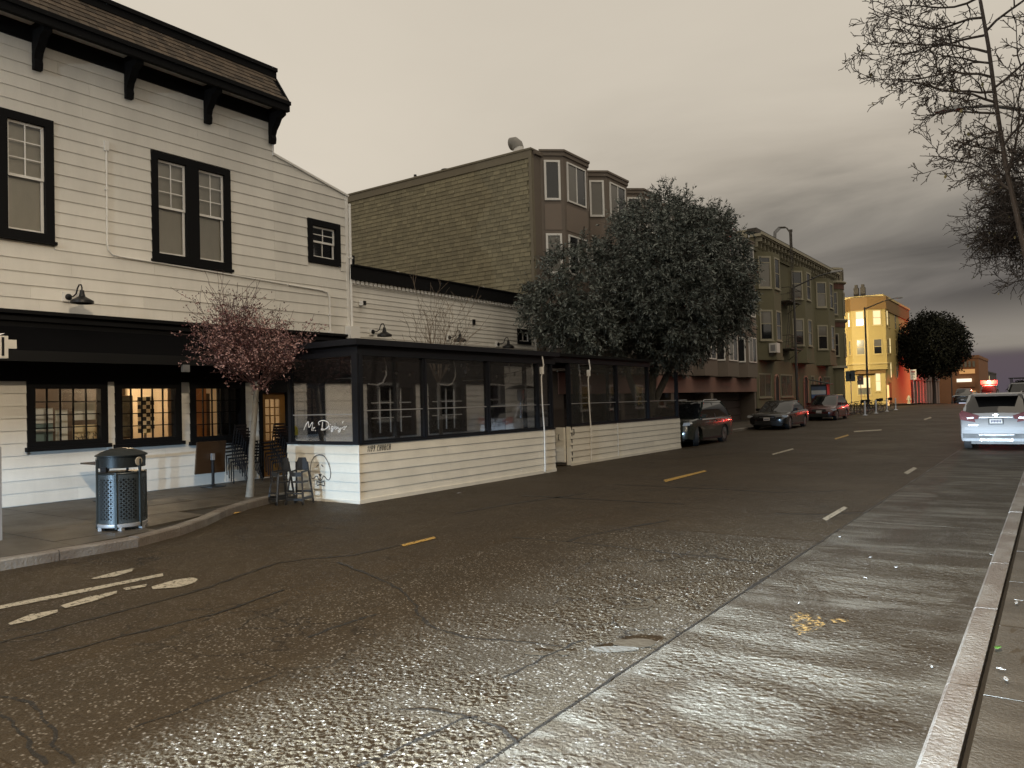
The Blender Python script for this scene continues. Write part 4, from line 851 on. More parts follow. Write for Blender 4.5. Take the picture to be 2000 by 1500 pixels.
# two wooden high chairs
HCM = mat('dark_stained_wood', (0.016, 0.017, 0.020), .45, var=.2)
def high_chair(x, y, rz, lb, sc=1.0):
    t = thing('high_chair', lb, 'high chair', (x, y, 0), rz); t.scale = (.72, .72, 1.0)
    for sx in (-1, 1):
        for (y0, y1) in ((-.26, -.15), (.26, .13)): MB().bar((sx*.25, y0, 0), (sx*.16, y1, .78 if y0 > 0 else .60), .045, .03).build('leg', HCM, t)
        MB().bar((sx*.235, -.25, .12), (sx*.235, .25, .12), .03, .05).build('stretcher', HCM, t); MB().bar((sx*.17, -.18, .60), (sx*.17, .16, .62), .035, .03).build('armrest', HCM, t)
        MB().lathe([(.03, -.012), (.035, 0), (.03, .012)], (sx*.25, -.28, .03), 10, 'x').build('caster', BLKM, t)
    box('seat', HCM, t, -.17, .17, -.15, .15, .40, .425); box('footrest', HCM, t, -.22, .22, -.27, -.18, .20, .22)
    MB().bar((-.22, -.245, .10), (.22, -.245, .10), .03, .04).build('stretcher', HCM, t); MB().bar((-.20, .22, .22), (.20, .22, .22), .03, .04).build('stretcher', HCM, t)
    MB().prism([(-.15, .62), (.15, .62), (.16, .76), (.10, .86), (-.10, .86), (-.16, .76)], .022, (0, .135, 0), (1,0,0), (0,0,1), (0,1,0)).build('back_panel', HCM, t)
    box('front_bar', HCM, t, -.17, .17, -.19, -.165, .52, .60)
    return t
high_chair(-11.60, 9.46, .35, 'dark wooden high chair touching the patio end wall'); high_chair(-11.95, 9.32, -.2, 'dark wooden high chair beside the thin tree trunk')

# ------------------------------------------------------------------ litter bin
BINM = mat('bin_enamel', (0.014, 0.018, 0.019), .42, .4, var=.15); BINL = mat('bin_frame_metal', (0.05, 0.06, 0.062), .35, .6)
t = thing('litter_bin', 'dark green street litter bin with perforated panels and domed hood', 'bin', (-11.05, 5.82, CURB_H), R(18))
RB = .315
MB().lathe([(RB-.03, .07), (RB-.03, .80)], n=28).build('liner', CB, t, True)
for k in range(6):
    a0, a1 = R(60*k+3), R(60*k+57); pn = MB(); rr = RB
    def cyl(a, z, r=rr): return (r*math.cos(a), r*math.sin(a), z)
    nseg = 10
    for (za, zb) in ((.10, .15), (.735, .79)):
        for q in range(nseg):
            b0, b1 = a0+(a1-a0)*q/nseg, a0+(a1-a0)*(q+1)/nseg; pn.add([cyl(b0, za), cyl(b1, za), cyl(b1, zb), cyl(b0, zb), cyl(b0, za, rr-.006), cyl(b1, za, rr-.006), cyl(b1, zb, rr-.006), cyl(b0, zb, rr-.006)], [(0,1,2,3), (7,6,5,4), (3,2,6,7), (0,4,5,1)])
    for e0, e1 in ((a0, a0+.09), (a1-.09, a1)): pn.add([cyl(e0, .10), cyl(e1, .10), cyl(e1, .79), cyl(e0, .79)], [(0,1,2,3)])
    ncol, nrow = 4, 10; da = (a1-a0-.12)/ncol; dzz = .60/nrow
    for i in range(ncol):
        for j in range(nrow):
            c0 = a0+.06+da*i; z0 = .145+dzz*j
            for (p, q) in (((c0, z0), (c0+da, z0+dzz)), ((c0+da, z0), (c0, z0+dzz))):
                w = .0085; P0, P1 = Vector(cyl(*p, rr+.001)), Vector(cyl(*q, rr+.001)); mid = (P0+P1)/2; nn = Vector((mid.x, mid.y, 0)).normalized(); sd = (P1-P0).normalized().cross(nn)*w
                pn.add([P0-sd, P0+sd, P1+sd, P1-sd], [(0,1,2,3)])
    pn.build('perforated_panel', mat('bin_lattice', (0.042, 0.050, 0.053), .4, .3, var=.1), t)
    am = R(60*k); MB().bar((RB*1.03*math.cos(am), RB*1.03*math.sin(am), .03), (RB*1.03*math.cos(am), RB*1.03*math.sin(am), .82 if k % 2 else 1.0), .03, .03, (math.cos(am), math.sin(am), 0)).build('upright', BINL, t)
    box_ = MB().box(-.03, .03, -.03, .03, 0, .05); o = box_.build('foot', RAIL, t); o.location = (RB*.95*math.cos(am+.2), RB*.95*math.sin(am+.2), 0)
MB().lathe([(RB+.015, .05), (RB+.02, .07), (RB+.02, .095), (RB, .10)], n=30).build('base_ring', RAIL, t, True); MB().lathe([(RB+.005, .79), (RB+.012, .80), (RB+.005, .815), (RB-.04, .815)], n=30).build('top_ring', BINM, t, True)
hd = MB().lathe([(RB-.01, .88), (RB+.0, .885), (RB+.002, 1.04), (RB+.03, 1.045), (RB+.03, 1.06), (RB-.06, 1.11), (RB-.17, 1.145), (.02, 1.16)], n=32).build('hood', BINM, t, True)
for an in (-115, 15):
    a = R(an-18); o = MB().lathe([(.055, 0), (.065, .006), (.055, .012)], n=18).build('bottle_port', mat('port_rim', (0.30, 0.27, 0.22), .5), hd); o.location = ((RB+.004)*math.cos(a), (RB+.004)*math.sin(a), .965); o.rotation_euler = (0, R(90), a)
MB().box(-.05, .05, -RB-.02, -RB+.02, .83, .90).build('latch', BLKM, t)
# ------------------------------------------------------------------ pop-up canopy at the corner
CANM = mat('canopy_frame', (0.62, 0.60, 0.56), .4, .2, var=.05)
t = thing('canopy_tent', 'white framed canopy tent with red and white striped top by the sidewalk corner', 'tent', (-11.62, 4.43, CURB_H))
box('leg', CANM, t, -.035, .035, -.035, .035, 0, 2.75); box('lower_leg', RAIL, t, -.045, .045, -.045, .045, 0, 1.25)
box('corner_bracket', CANM, t, -.06, .10, -.05, .12, 2.44, 2.74); box('bracket_rib', BLKM, t, .101, .108, -.03, .0, 2.47, 2.72); box('bracket_rib', BLKM, t, .101, .108, .04, .07, 2.47, 2.72)
MB().bar((-.02, .26, 2.64), (-.02, -2.9, 2.60), .06, .12).build('eave_rail', CANM, t); MB().bar((0, .0, 2.48), (-2.6, -1.9, 2.42), .05, .11).build('eave_rail', CANM, t)
box('leg', CANM, t, -.035, .035, -2.95, -2.88, 0, 2.72)
STR_R = mat('canopy_red', (0.28, 0.05, 0.05), .8); STR_W = mat('canopy_white', (0.62, 0.58, 0.57), .8)
for k in range(16):
    y0, y1 = .1-3.0*k/16, .1-3.0*(k+1)/16; za, zb = 2.80-.10*math.sin(k*.9), 2.80-.10*math.sin((k+1)*.9)
    h0, h1 = min(1, k/5), min(1, (k+1)/5)
    MB().add([(.06, y0, za-.02), (.06, y1, zb-.02), (-1.2, y1, zb+.02+.35*h1), (-1.2, y0, za+.02+.35*h0)], [(0,1,2,3)]).build('canopy_stripe', STR_R if k % 2 else STR_W, t)
# parking meter by the patio corner
t = thing('parking_meter', 'parking meter with yellow domed head beside the patio corner', 'parking meter', (-12.86, 10.35, CURB_H))
MB().tube([(0,0,0), (0,0,.92)], .03, 10).build('post', RAIL, t); box('housing', BLKM, t, -.07, .07, -.05, .05, .92, 1.10)
MB().prism([(-.08, 0), (.08, 0), (.085, .10), (.06, .17), (.0, .20), (-.06, .17), (-.085, .10)], .11, (0, -.055, 1.10), (1,0,0), (0,0,1), (0,1,0)).build('head', mat('meter_yellow', (0.75, 0.62, 0.04), .5, emit=None), t); box('display', mat('meter_face', (0.55, 0.55, 0.5), .4), t, -.05, .05, -.062, -.056, 1.0, 1.08)

# ------------------------------------------------------------------ shingled apartment block
def ubox(mb, A, U, N, u0, u1, n0, n1, z0, z1):
    A, U, N = Vector((*A, 0)), Vector((*U, 0)), Vector((*N, 0)); v = []
    for z in (z0, z1):
        for u, n in ((u0, n0), (u1, n0), (u1, n1), (u0, n1)): q = A+U*u+N*n; v.append((q.x, q.y, z))
    return mb.add(v, [(3,2,1,0),(4,5,6,7),(0,1,5,4),(1,2,6,5),(2,3,7,6),(3,0,4,7)])
NIGHT = mat('night_pane', (0.012, 0.013, 0.015), .06, var=0, spec=.8); CURT = mat('curtained_pane', (0.14, 0.13, 0.11), .12, var=.1, vscale=2, spec=.6)
def window_on(parent, A, B, uc, w, z0, z1, fm, fw=.09, pane=None, split=None, mull=0, sill=True, proud=.05):
    """framed window standing on the wall face from A to B (plan points, outward on the right-hand side going A to B)"""
    A, B = Vector(A), Vector(B); U = (B-A).normalized(); N = Vector((U.y, -U.x)); u0, u1 = uc-w/2, uc+w/2
    fr = MB()
    ubox(fr, A, U, N, u0, u0+fw, -.02, proud, z0, z1); ubox(fr, A, U, N, u1-fw, u1, -.02, proud, z0, z1); ubox(fr, A, U, N, u0+fw, u1-fw, -.02, proud, z1-fw, z1); ubox(fr, A, U, N, u0+fw, u1-fw, -.02, proud, z0, z0+fw)
    f = fr.build('window', fm, parent)
    panes = [(u0+fw, u1-fw, z0+fw, z1-fw)]
    if split: zm = z0+(z1-z0)*split; panes = [(u0+fw, u1-fw, z0+fw, zm-.03), (u0+fw, u1-fw, zm+.03, z1-fw)]; ubox(MB(), A, U, N, u0+fw, u1-fw, -.01, proud-.015, zm-.03, zm+.03).build('sash_rail', fm, f)
    if mull: um = (u0+u1)/2; panes = [(q0, q1, a, b) for (p0, p1, a, b) in panes for (q0, q1) in ((p0, um-.03), (um+.03, p1))]; ubox(MB(), A, U, N, um-.03, um+.03, -.01, proud-.014, z0+fw, z1-fw).build('mullion', fm, f)
    pl = pane if isinstance(pane, (list, tuple)) else [pane or NIGHT]
    for i, (a, b, c, d) in enumerate(panes): ubox(MB(), A, U, N, a, b, -.01, .012, c, d).build('pane', pl[i % len(pl)], f)
    if sill: ubox(MB(), A, U, N, u0-.04, u1+.04, 0, proud+.05, z0-.05, z0-.001).build('sill', fm, f)
    return f
def plan_prism(mb, pts, z0, z1): return mb.prism([(p[0], p[1]) for p in pts], z1-z0, (0, 0, z0), (1,0,0), (0,1,0), (0,0,1))
def bayplan(X, y0, y1, pr, ca, grow=0): return [(X, y0-grow), (X+pr+grow, y0+ca-grow*.6), (X+pr+grow, y1-ca+grow*.6), (X, y1+grow)]
TAUPE = mat('taupe_stucco', (0.150, 0.122, 0.098), .75, var=.08, bump=.2, bscale=30); TAUP2 = mat('taupe_panel', (0.19, 0.150, 0.120), .7, var=.06, bump=.1)
SHG = mat('wall_shingle', (0.215, 0.190, 0.122), .75, var=.16, vscale=1.2, bump=.35, bscale=30, var2=.18)
SHG2 = mat('joined_wall_shingle', (0.215, 0.190, 0.122), .75, var=.16, vscale=1.2, bump=.35, bscale=30, var2=.18, island=True)
TRIMT = mat('tan_trim', (0.17, 0.145, 0.10), .65, var=.06)
sb = thing('shingled_apartment_block', 'four storey apartment block with olive shingled side wall and taupe bay windows', 'building', (FX, 23.7, 0))
SY = 23.66; ZT = 11.0; SE = 48.9
box('core', SHG, sb, -27, FX, SY+.02, SE, 3.0, ZT); box('garage_core', mat('garage_dark', (0.02, 0.015, 0.013), .8), sb, -27, FX-1.2, SY+.02, SE, 0, 3.0)
box('parapet_board', TRIMT, sb, -27.05, FX+.02, SY-.05, SY+.02, ZT-.15, ZT+.14); box('coping', TRIMT, sb, -27.1, FX+.04, SY-.08, SY+.2, ZT+.14, ZT+.21); box('corner_board', TRIMT, sb, FX-.10, FX+.03, SY-.045, SY+.0, 2.5, ZT-.15)
box('corner_board', TRIMT, sb, FX, FX+.04, SY-.02, SY+.10, 2.5, ZT-.15)
# shingles: the columns nearest the street are pieces of their own, the rest one joined part
EXPO = .165; rows = int((ZT-.15-4.9)/EXPO)+1; nsep = 0; rest = MB(); cand = []
for r_ in range(rows):
    z = 4.9+r_*EXPO; x_ = FX-.11+(.14 if r_ % 2 else 0)-random.uniform(0, .1)
    while x_ > -25.6:
        w = random.uniform(.20, .36); cand.append((x_-w, min(x_, FX-.11), z+random.uniform(-.006, .006))); x_ -= w
cand.sort(key=lambda c: -c[0])
for i, (xa, xb, z) in enumerate(cand):
    if xb-xa < .05: continue
    zt = min(z+EXPO+.02, ZT-.14); d = random.uniform(-.004, .004)
    v = [(xa+.004, SY-.026+d, z), (xb-.004, SY-.026+d, z), (xb-.004, SY-.004, zt), (xa+.004, SY-.004, zt), (xa+.004, SY+.01, z), (xb-.004, SY+.01, z), (xb-.004, SY+.01, zt), (xa+.004, SY+.01, zt)]
    f_ = [(0,1,2,3), (0,4,5,1), (1,5,6,2), (3,7,4,0), (4,7,6,5), (2,6,7,3)]
    if nsep < 290: MB().add(v, f_).build('shingle', SHG, sb); nsep += 1
    else: rest.add(v, f_)
o = rest.build('shingle_courses', SHG2, sb); o['kind'] = 'stuff'
box('front_wall', TAUPE, sb, FX, FX+.03, SY+.1, SE, 2.9, ZT); box('front_coping', TAUPE, sb, FX-.1, FX+.12, SY+.1, SE, ZT, ZT+.16)
for k in range(7):
    y0 = 24.22+3.45*k; y1 = y0+3.05; pr, ca = .65, .60
    if y1 > SE: break
    by = plan_prism(MB(), bayplan(FX+.03, y0, y1, pr, ca), 2.92, ZT+.05).build('bay', TAUPE, sb)
    plan_prism(MB(), bayplan(FX+.03, y0, y1, pr, ca, .05), ZT+.05, ZT+.20).build('bay_cornice', TAUPE, by); plan_prism(MB(), bayplan(FX+.03, y0, y1, pr, ca, .09), ZT+.20, ZT+.28).build('bay_cornice', TAUPE, by)
    P0, P1, P2, P3 = bayplan(FX+.03, y0, y1, pr, ca); cl = (Vector(P1)-Vector(P0)).length; fl = P2[1]-P1[1]
    for fi, zb in enumerate((3.80, 6.58, 9.36)):
        pn = CURT if (k*3+fi) % 4 == 1 else NIGHT
        window_on(by, P0, P1, cl/2, .62, zb, zb+1.52, TRIMW, .08, pn, sill=False); window_on(by, P1, P2, fl/2, 1.42, zb, zb+1.52, TRIMW, .06, [CURT, NIGHT] if fi != 1 else [NIGHT, CURT], mull=1, sill=False)
        window_on(by, P2, P3, cl/2, .62, zb, zb+1.52, TRIMW, .08, NIGHT, sill=False)
        if fi:
            A, U, N = Vector(P0), (Vector(P1)-Vector(P0)).normalized(), None; N = Vector((U.y, -U.x)); ubox(MB(), A, U, N, .12, cl-.12, 0, .018, zb-1.12, zb-.14).build('spandrel_panel', TAUP2, by)
            A, U = Vector(P1), (Vector(P2)-Vector(P1)).normalized(); N = Vector((U.y, -U.x)); ubox(MB(), A, U, N, .12, fl-.12, 0, .018, zb-1.12, zb-.14).build('spandrel_panel', TAUP2, by)
REDB = mat('red_lit_garage_beam', (0.22, 0.12, 0.095), .7, var=.12)  # red emergency light falling on the beam is put into its colour
box('garage_beam', REDB, sb, FX-.05, FX+.10, 25.0, SE, 2.05, 2.88); box('pier', TAUPE, sb, FX-1.2, FX+.06, SY+.05, 25.4, 0, 2.95)
for y in (30.2, 35.6, 41.0, SE-.35): box('pier', TAUPE, sb, FX-1.2, FX+.05, y, y+.35, gz(y), 2.06)
for (a, b) in ((25.5, 30.1), (30.65, 35.5), (36.05, 40.9), (41.45, SE-.45)):
    for k in range(4): box('garage_door_panel', mat('garage_door', (0.07, 0.05, 0.045), .6, var=.1), sb, FX-.9, FX-.85, a, b, .14+k*.47, .58+k*.47)
adopt(sb)
t = thing('rooftop_flue', 'curved metal flue on the roof edge of the shingled block', 'flue', (-16.55, 24.3, ZT)); MB().tube([(0,0,0), (0,0,.62)], .20, 14).build('flue', PIPE, t, True); MB().tube([(0,0,.55), (-.05, 0, .70), (-.16, 0, .80), (-.32, 0, .80)], [.22, .23, .24, .25], 14).build('cowl', mat('flue_grey', (0.2, 0.19, 0.17), .5), t, True)
for x_, h, lb in ((-20.2, .38, 'low round roof vent on the shingled block'), (-21.9, .5, 'thin vent pipe on the shingled block')):
    t = thing('roof_vent', lb, 'vent', (x_, 24.3, ZT)); MB().lathe([(.05 if h > .4 else .16, 0), (.05 if h > .4 else .16, h)], n=12).build('pipe', PIPE, t); MB().lathe([(.07 if h > .4 else .24, h), (.06 if h > .4 else .2, h+.08)], n=12).build('cap', BLKM, t)

# ------------------------------------------------------------------ olive block with cornice and corner turret
OLV = mat('olive_stucco', (0.125, 0.115, 0.066), .75, var=.08, bump=.15, bscale=20); OLT = mat('olive_trim', (0.30, 0.275, 0.20), .6, var=.05); RST = mat('rust_band', (0.10, 0.04, 0.025), .7)
ob = thing('olive_apartment_block', 'olive stucco apartment block with bracketed cornice, fire escape and round corner turret', 'building', (FX, 49.2, gz(50)))
OY0, OY1, OZ = 49.2, 72.6, 12.0
box('core', OLV, ob, -30, FX, OY0, OY1-1.2, 0, OZ); box('core_rear', OLV, ob, -30, FX-1.3, OY1-1.2, OY1, 0, OZ)
box('cornice', OLT, ob, FX-.1, FX+.62, OY0-.12, OY1-1.8, OZ-.02, OZ+.16); box('cornice_lip', OLT, ob, FX+.62, FX+.72, OY0-.12, OY1-1.8, OZ+.06, OZ+.24); box('frieze', OLV, ob, FX, FX+.12, OY0, OY1-1.8, OZ-.85, OZ-.02)
box('parapet', mat('dark_roof_edge', (0.05, 0.043, 0.035), .7), ob, FX-.25, FX+.35, OY0-.1, OY1-1.8, OZ+.24, OZ+.55); box('parapet_return', OLT, ob, -18.6, FX-.25, OY0-.12, OY0+.1, OZ, OZ+.5)
y = OY0+.2
while y < OY1-2: box('cornice_bracket', OLT, ob, FX+.12, FX+.56, y, y+.16, OZ-.30, OZ-.02); box('bracket_foot', OLT, ob, FX+.12, FX+.30, y+.02, y+.14, OZ-.62, OZ-.30); y += .78
bays = ((49.75, 53.2), (57.4, 61.4), (64.6, 68.6))
for bi, (y0, y1) in enumerate(bays):
    by = plan_prism(MB(), bayplan(FX, y0, y1, .85, .95), 4.3, OZ-.85).build('bay', OLV, ob); plan_prism(MB(), bayplan(FX, y0, y1, .85, .95, .06), 4.1, 4.3).build('bay_base', OLV, by)
    P0, P1, P2, P3 = bayplan(FX, y0, y1, .85, .95); cl = (Vector(P1)-Vector(P0)).length; fl = P2[1]-P1[1]
    for fi, (zb, zh) in enumerate(((5.35, 2.0), (8.75, 2.1))):
        window_on(by, P0, P1, cl/2, .95, zb, zb+zh, OLT, .11, [NIGHT, CURT] if fi == 0 else [CURT, NIGHT], split=.55 if bi != 0 or fi == 0 else .8); window_on(by, P1, P2, fl/2, min(1.15, fl-.2), zb, zb+zh, OLT, .11, NIGHT, split=.5); window_on(by, P2, P3, cl/2, .9, zb, zb+zh, OLT, .11, NIGHT, split=.5)
A, B = (FX, OY0), (FX, OY1)
for (yc, w, zb, zh) in ((54.3, .75, 5.2, 2.2), (54.3, .75, 8.5, 2.2), (62.9, .9, 5.2, 2.1), (62.9, .9, 8.6, 2.1)): window_on(ob, A, B, yc-OY0, w, zb, zb+zh, OLT, .11, NIGHT, split=.5)
for (yc, w) in ((50.9, 2.6), (55.9, 3.0), (63.1, .9), (67.8, 2.2)):
    f = window_on(ob, A, B, yc-OY0, w, 1.65, 3.25, OLT, .09, NIGHT, mull=1 if w > 1 else 0)
    for k in range(int(w/.22)): yy = yc-w/2+.15+k*.22; MB().bar((FX+.10, yy, 1.65), (FX+.10, yy, 3.25), .02).build('window_bar', OLT, f)
for (yc, w) in ((53.45, .95), (60.9, 1.2), (65.4, 1.0)):
    pts = [(yc-w/2, .2), (yc+w/2, .2), (yc+w/2, 2.7), (yc+w*.35, 3.05), (yc, 3.2), (yc-w*.35, 3.05), (yc-w/2, 2.7)]
    dd = MB().prism(pts, .05, (FX-.01, 0, 0), (0,1,0), (0,0,1), (1,0,0)).build('door', mat('dark_doorway', (0.012, 0.010, 0.009), .7), ob)
    ring = MB()
    for (p, q) in zip(pts[1:], pts[2:]+pts[:1]): ring.bar((FX+.05, p[0], p[1]), (FX+.05, q[0], q[1]), .10, .08)
    ring.build('door_surround', mat('pink_surround', (0.40, 0.22, 0.17), .6), dd)
# turret
TC = (FX-.55, OY1-1.15)
def ring_wall(r, z0, z1, m_, nm): return MB().lathe([(r, z0), (r, z1)], (TC[0], TC[1], 0), 20).build(nm, m_, ob)
tr = ring_wall(1.35, 4.2, OZ-.55, OLV, 'turret'); ring_wall(1.45, 4.0, 4.2, OLT, 'turret_base'); ring_wall(1.40, 7.55, 7.95, RST, 'turret_band'); MB().lathe([(1.42, 7.95), (1.62, 8.12), (1.62, 8.22), (1.40, 8.25)], (TC[0], TC[1], 0), 20).build('turret_cornice', OLT, ob)
ring_wall(1.40, OZ-1.15, OZ-.70, RST, 'turret_band'); MB().lathe([(1.42, OZ-.70), (1.60, OZ-.6), (1.60, OZ-.5), (1.40, OZ-.48)], (TC[0], TC[1], 0), 20).build('turret_cornice', OLT, ob); ring_wall(1.30, OZ-.48, OZ+.55, OLT, 'turret_parapet'); ring_wall(1.40, OZ+.55, OZ+.72, OLT, 'turret_coping')
ring_wall(1.2, 0, 4.0, OLV, 'turret_ground')
for k in range(7):
    a = R(-110+28*k); c_, s_ = math.cos(a), math.sin(a); U = Vector((-s_, c_)); A0 = Vector((TC[0]+c_*1.345, TC[1]+s_*1.345))-U*.5
    for zb in (5.0, 8.6):
        if k % 2 == 0: window_on(ob, A0, A0+U, .5, .62, zb, zb+2.0, OLT, .09, NIGHT, split=.5)
    o = MB(); ubox(o, A0, U, Vector((U.y, -U.x)), .36, .64, 0, .05, OZ-.30, OZ+.45); o.build('parapet_panel', mat('olive_dark_panel', (0.14, 0.12, 0.085), .7), ob)  # parapet panels in a darker olive
# fire escape with hooped roof ladder
IRON = mat('iron_rail', (0.05, 0.043, 0.036), .6)
fe = thing('fire_escape', 'iron fire escape with two landings and hooped roof ladder on the olive block', 'fire escape', (FX, 55.4, 5.0))
for zb in (5.0, 8.3):
    box('landing', IRON, fe, 0, .95, -1.4, 1.5, zb-5.06, zb-5.0)
    for (p, q) in (((.95, -1.4), (.95, 1.5)), ((0, -1.4), (.95, -1.4)), ((0, 1.5), (.95, 1.5))):
        MB().bar((*p, zb-4.1), (*q, zb-4.1), .035).build('rail', IRON, fe); MB().bar((*p, zb-4.55), (*q, zb-4.55), .025).build('rail', IRON, fe)
    for k in range(12): y = -1.4+2.9*k/11; MB().bar((.95, y, zb-5.0), (.95, y, zb-4.1), .022).build('baluster', IRON, fe)
    for y in (-1.2, 1.3): MB().bar((.0, y, zb-5.7), (.9, y, zb-5.06), .035).build('bracket', IRON, fe)
def ladder(mb, a, b, w, n):
    a, b = Vector(a), Vector(b); s = Vector((0, w/2, 0)); mb.bar(a-s, b-s, .04); mb.bar(a+s, b+s, .04)
    for k in range(n): p = a.lerp(b, (k+.5)/n); mb.bar(p-s, p+s, .025)
    return mb
ladder(MB(), (.5, -.9, 0), (.35, 1.0, 3.2), .5, 12).build('stair', IRON, fe); ladder(MB(), (.75, .2, 3.3), (.75, .2, 8.2), .45, 18).build('roof_ladder', IRON, fe)
hp = MB()
for off in (-.28, -.1, .1, .28): hp.tube([(.75, .2+off, 7.2), (.72, .2+off, 8.2), (.45, .2+off, 8.65), (0, .2+off, 8.7), (-.35, .2+off, 8.4), (-.4, .2+off, 7.6)], .022, 5)
hp.build('ladder_hoop', IRON, fe); adopt(ob)
t = thing('roof_pipe', 'tall capped pipe at the cornice of the olive block', 'pipe', (FX+.2, 57.6, OZ+.2)); MB().tube([(0,0,-.2), (0,0,1.5)], .10, 10).build('pipe', IRON, t); MB().lathe([(.14, 1.5), (.14, 1.66)], n=12).build('cap', IRON, t)
t = thing('window_air_conditioner', 'white air conditioner box under a bay window of the olive block', 'air conditioner', (FX+.55, 50.6, 4.55)); box('casing', TRIMW, t, 0, .5, -.35, .35, 0, .62); box('grille', RAIL, t, .1, .4, -.36, -.351, .1, .5); box('bracket', IRON, t, .0, .3, -.3, -.26, -.2, 0)

# ------------------------------------------------------------------ yellow corner building past the crossing
YEL = mat('yellow_stucco', (0.54, 0.41, 0.15), .7, var=.05, bump=.1); YBR = mat('ochre_band', (0.24, 0.14, 0.045), .7, var=.06); YTR = mat('yellow_trim', (0.60, 0.47, 0.20), .6)
LIT = emis('lit_window_pane', (1.0, 0.80, 0.42), 1.1); LITB = emis('lit_blue_pane', (0.75, 0.88, 1.0), 1.8); DIMW = mat('dim_window', (0.20, 0.19, 0.15), .15)
yb = thing('yellow_corner_building', 'yellow stucco corner building with ochre cornice band and lit bay windows', 'building', (-15.2, 93.2, gz(93)))
YX, YY = -15.3, 93.2
box('core', YEL, yb, -32, YX, YY, 112, 0, 11.0); box('cornice_band', YBR, yb, -32.1, YX+.15, YY-.15, 112, 11.0, 12.4); box('coping', YTR, yb, -32.2, YX+.25, YY-.28, 112, 12.4, 12.65)
bp = [(-19.0, YY), (-18.3, YY-.85), (-16.6, YY-.85), (YX+.35, YY-.1), (YX+.35, YY+1.6), (YX, YY+2.2), (YX, YY)]
by = plan_prism(MB(), bp, 4.35, 11.0).build('bay', YEL, yb); plan_prism(MB(), [(x_+(0.12 if i > 2 else -.05), y_-.12) for i, (x_, y_) in enumerate(bp)], 11.0, 12.42).build('bay_band', YBR, by)
plan_prism(MB(), [(x_+(0.1 if i > 2 else -.1), y_-.12) for i, (x_, y_) in enumerate(bp)], 4.95, 5.10).build('bay_moulding', YTR, by); plan_prism(MB(), [(-18.6, YY), (-17.9, YY-.55), (-16.7, YY-.55), (YX+.15, YY), ], 3.9, 4.35).build('bay_corbel', YBR, by)
for (P, Q, w) in ((bp[0], bp[1], .55), (bp[1], bp[2], .95), (bp[2], bp[3], .95), (bp[3], bp[4], .9)):
    L_ = (Vector(Q)-Vector(P)).length
    for fi, zb in enumerate((6.0, 9.2)):
        pn = ([LITB, LIT] if P == bp[0] or P == bp[1] else LIT) if fi else ([DIMW] if P != bp[2] else [NIGHT, CURT])
        window_on(by, P, Q, L_/2, w, zb, zb+1.75, YTR, .10, pn, split=.5)
window_on(yb, (-32, YY), (YX, YY), 32-17.4, 1.5, 1.5, 3.6, YTR, .12, [DIMW, LIT], split=.4); window_on(yb, (-32, YY), (YX, YY), 32-15.95, .65, 1.9, 4.2, YTR, .1, LIT, split=.5)
for zb in (3.4, 6.2, 9.2): window_on(yb, (YX, YY), (YX, 112), 4.2, .9, zb, zb+1.9, YTR, .10, LIT if zb < 9 else DIMW, split=.5); window_on(yb, (YX, YY), (YX, 112), 8.5, 1.2, zb, zb+1.9, YTR, .10, NIGHT, split=.5)
box('ground_corner', YEL, yb, -15.6, YX+.12, YY-.14, YY+.5, 0, 3.9)
WARMD = emis('lit_doorway', (1.0, 0.62, 0.22), 1.3); f = MB().box(YX, YX+.04, 94.5, 95.6, .3, 2.6).build('lit_door', WARMD, yb); box('door_surround', YBR, f, YX, YX+.06, 95.6, 97.2, .3, 2.9)
adopt(yb)
for dx_, lb in ((-18.2, 'left of the pair of chimney pots on the yellow building'), (-17.5, 'right of the pair of chimney pots on the yellow building')):
    t = thing('chimney_pot', 'dark square chimney pot, '+lb, 'chimney', (dx_, 95, 12.65)); box('stack', IRON, t, -.25, .25, -.25, .25, 0, 1.2); box('cap', IRON, t, -.15, .15, -.2, .2, 1.2, 1.55)
# shops and a tall brick block down the hill
SHOP = mat('shop_wall', (0.14, 0.10, 0.085), .7, var=.15); SHOPD = mat('shop_dark', (0.02, 0.018, 0.018), .4)
sp = thing('shop_row', 'low row of dark shopfronts beyond the yellow building', 'building', (-15.3, 112, gz(112)))
box('core', SHOP, sp, -30, -15.3, 112.1, 140, -1.5, 4.6); box('fascia', mat('shop_fascia', (0.17, 0.13, 0.11), .6), sp, -15.3, -14.9, 112.1, 140, 3.3, 4.2)
for k in range(9): y = 112.6+3*k; box('shop_pane', SHOPD, sp, -15.29, -15.2, y, y+1.9, .2, 3.0); box('pilaster', mat('shop_pilaster', (0.42, 0.32, 0.28), .6), sp, -15.3, -14.95, y+2.1, y+2.7, -.6, 3.2)
adopt(sp)
BRK = mat('far_brick', (0.26, 0.12, 0.055), .8, var=.15); fb = thing('brick_block', 'tall brick block with lit bands down the hill', 'building', (-12.6, 150, gz(150)))
box('core', BRK, fb, -28, -10.35, 152, 175, -3, 7.2); box('parapet', BRK, fb, -28, -10.25, 151.9, 175.1, 7.2, 7.7)
for zb, m_ in ((4.6, emis('lit_orange_band', (1.0, 0.48, 0.14), .55)), (2.3, BRK), (.9, emis('lit_orange_band', (0, 0, 0), 0))): box('lit_band', m_, fb, -13.2, -10.9, 151.8, 152, zb, zb+.75)
for k in range(4): box('window', DIMW, fb, -13.0+k*.6, -12.65+k*.6, 151.85, 152, 5.7, 6.7)
box('shop_sign', emis('sign_white', (1.0, 0.9, 0.7), 1.3), fb, -13.6, -11.4, 151.5, 151.7, 3.2, 3.75); box('shop_front', emis('cold_shop_light', (0.75, 0.8, 1.0), .8), fb, -13.6, -12.4, 151.7, 151.9, -1.4, .4); box('shop_sign', emis('sign_white', (0, 0, 0), 0), fb, -11.9, -10.6, 151.5, 151.7, -.1, .45)
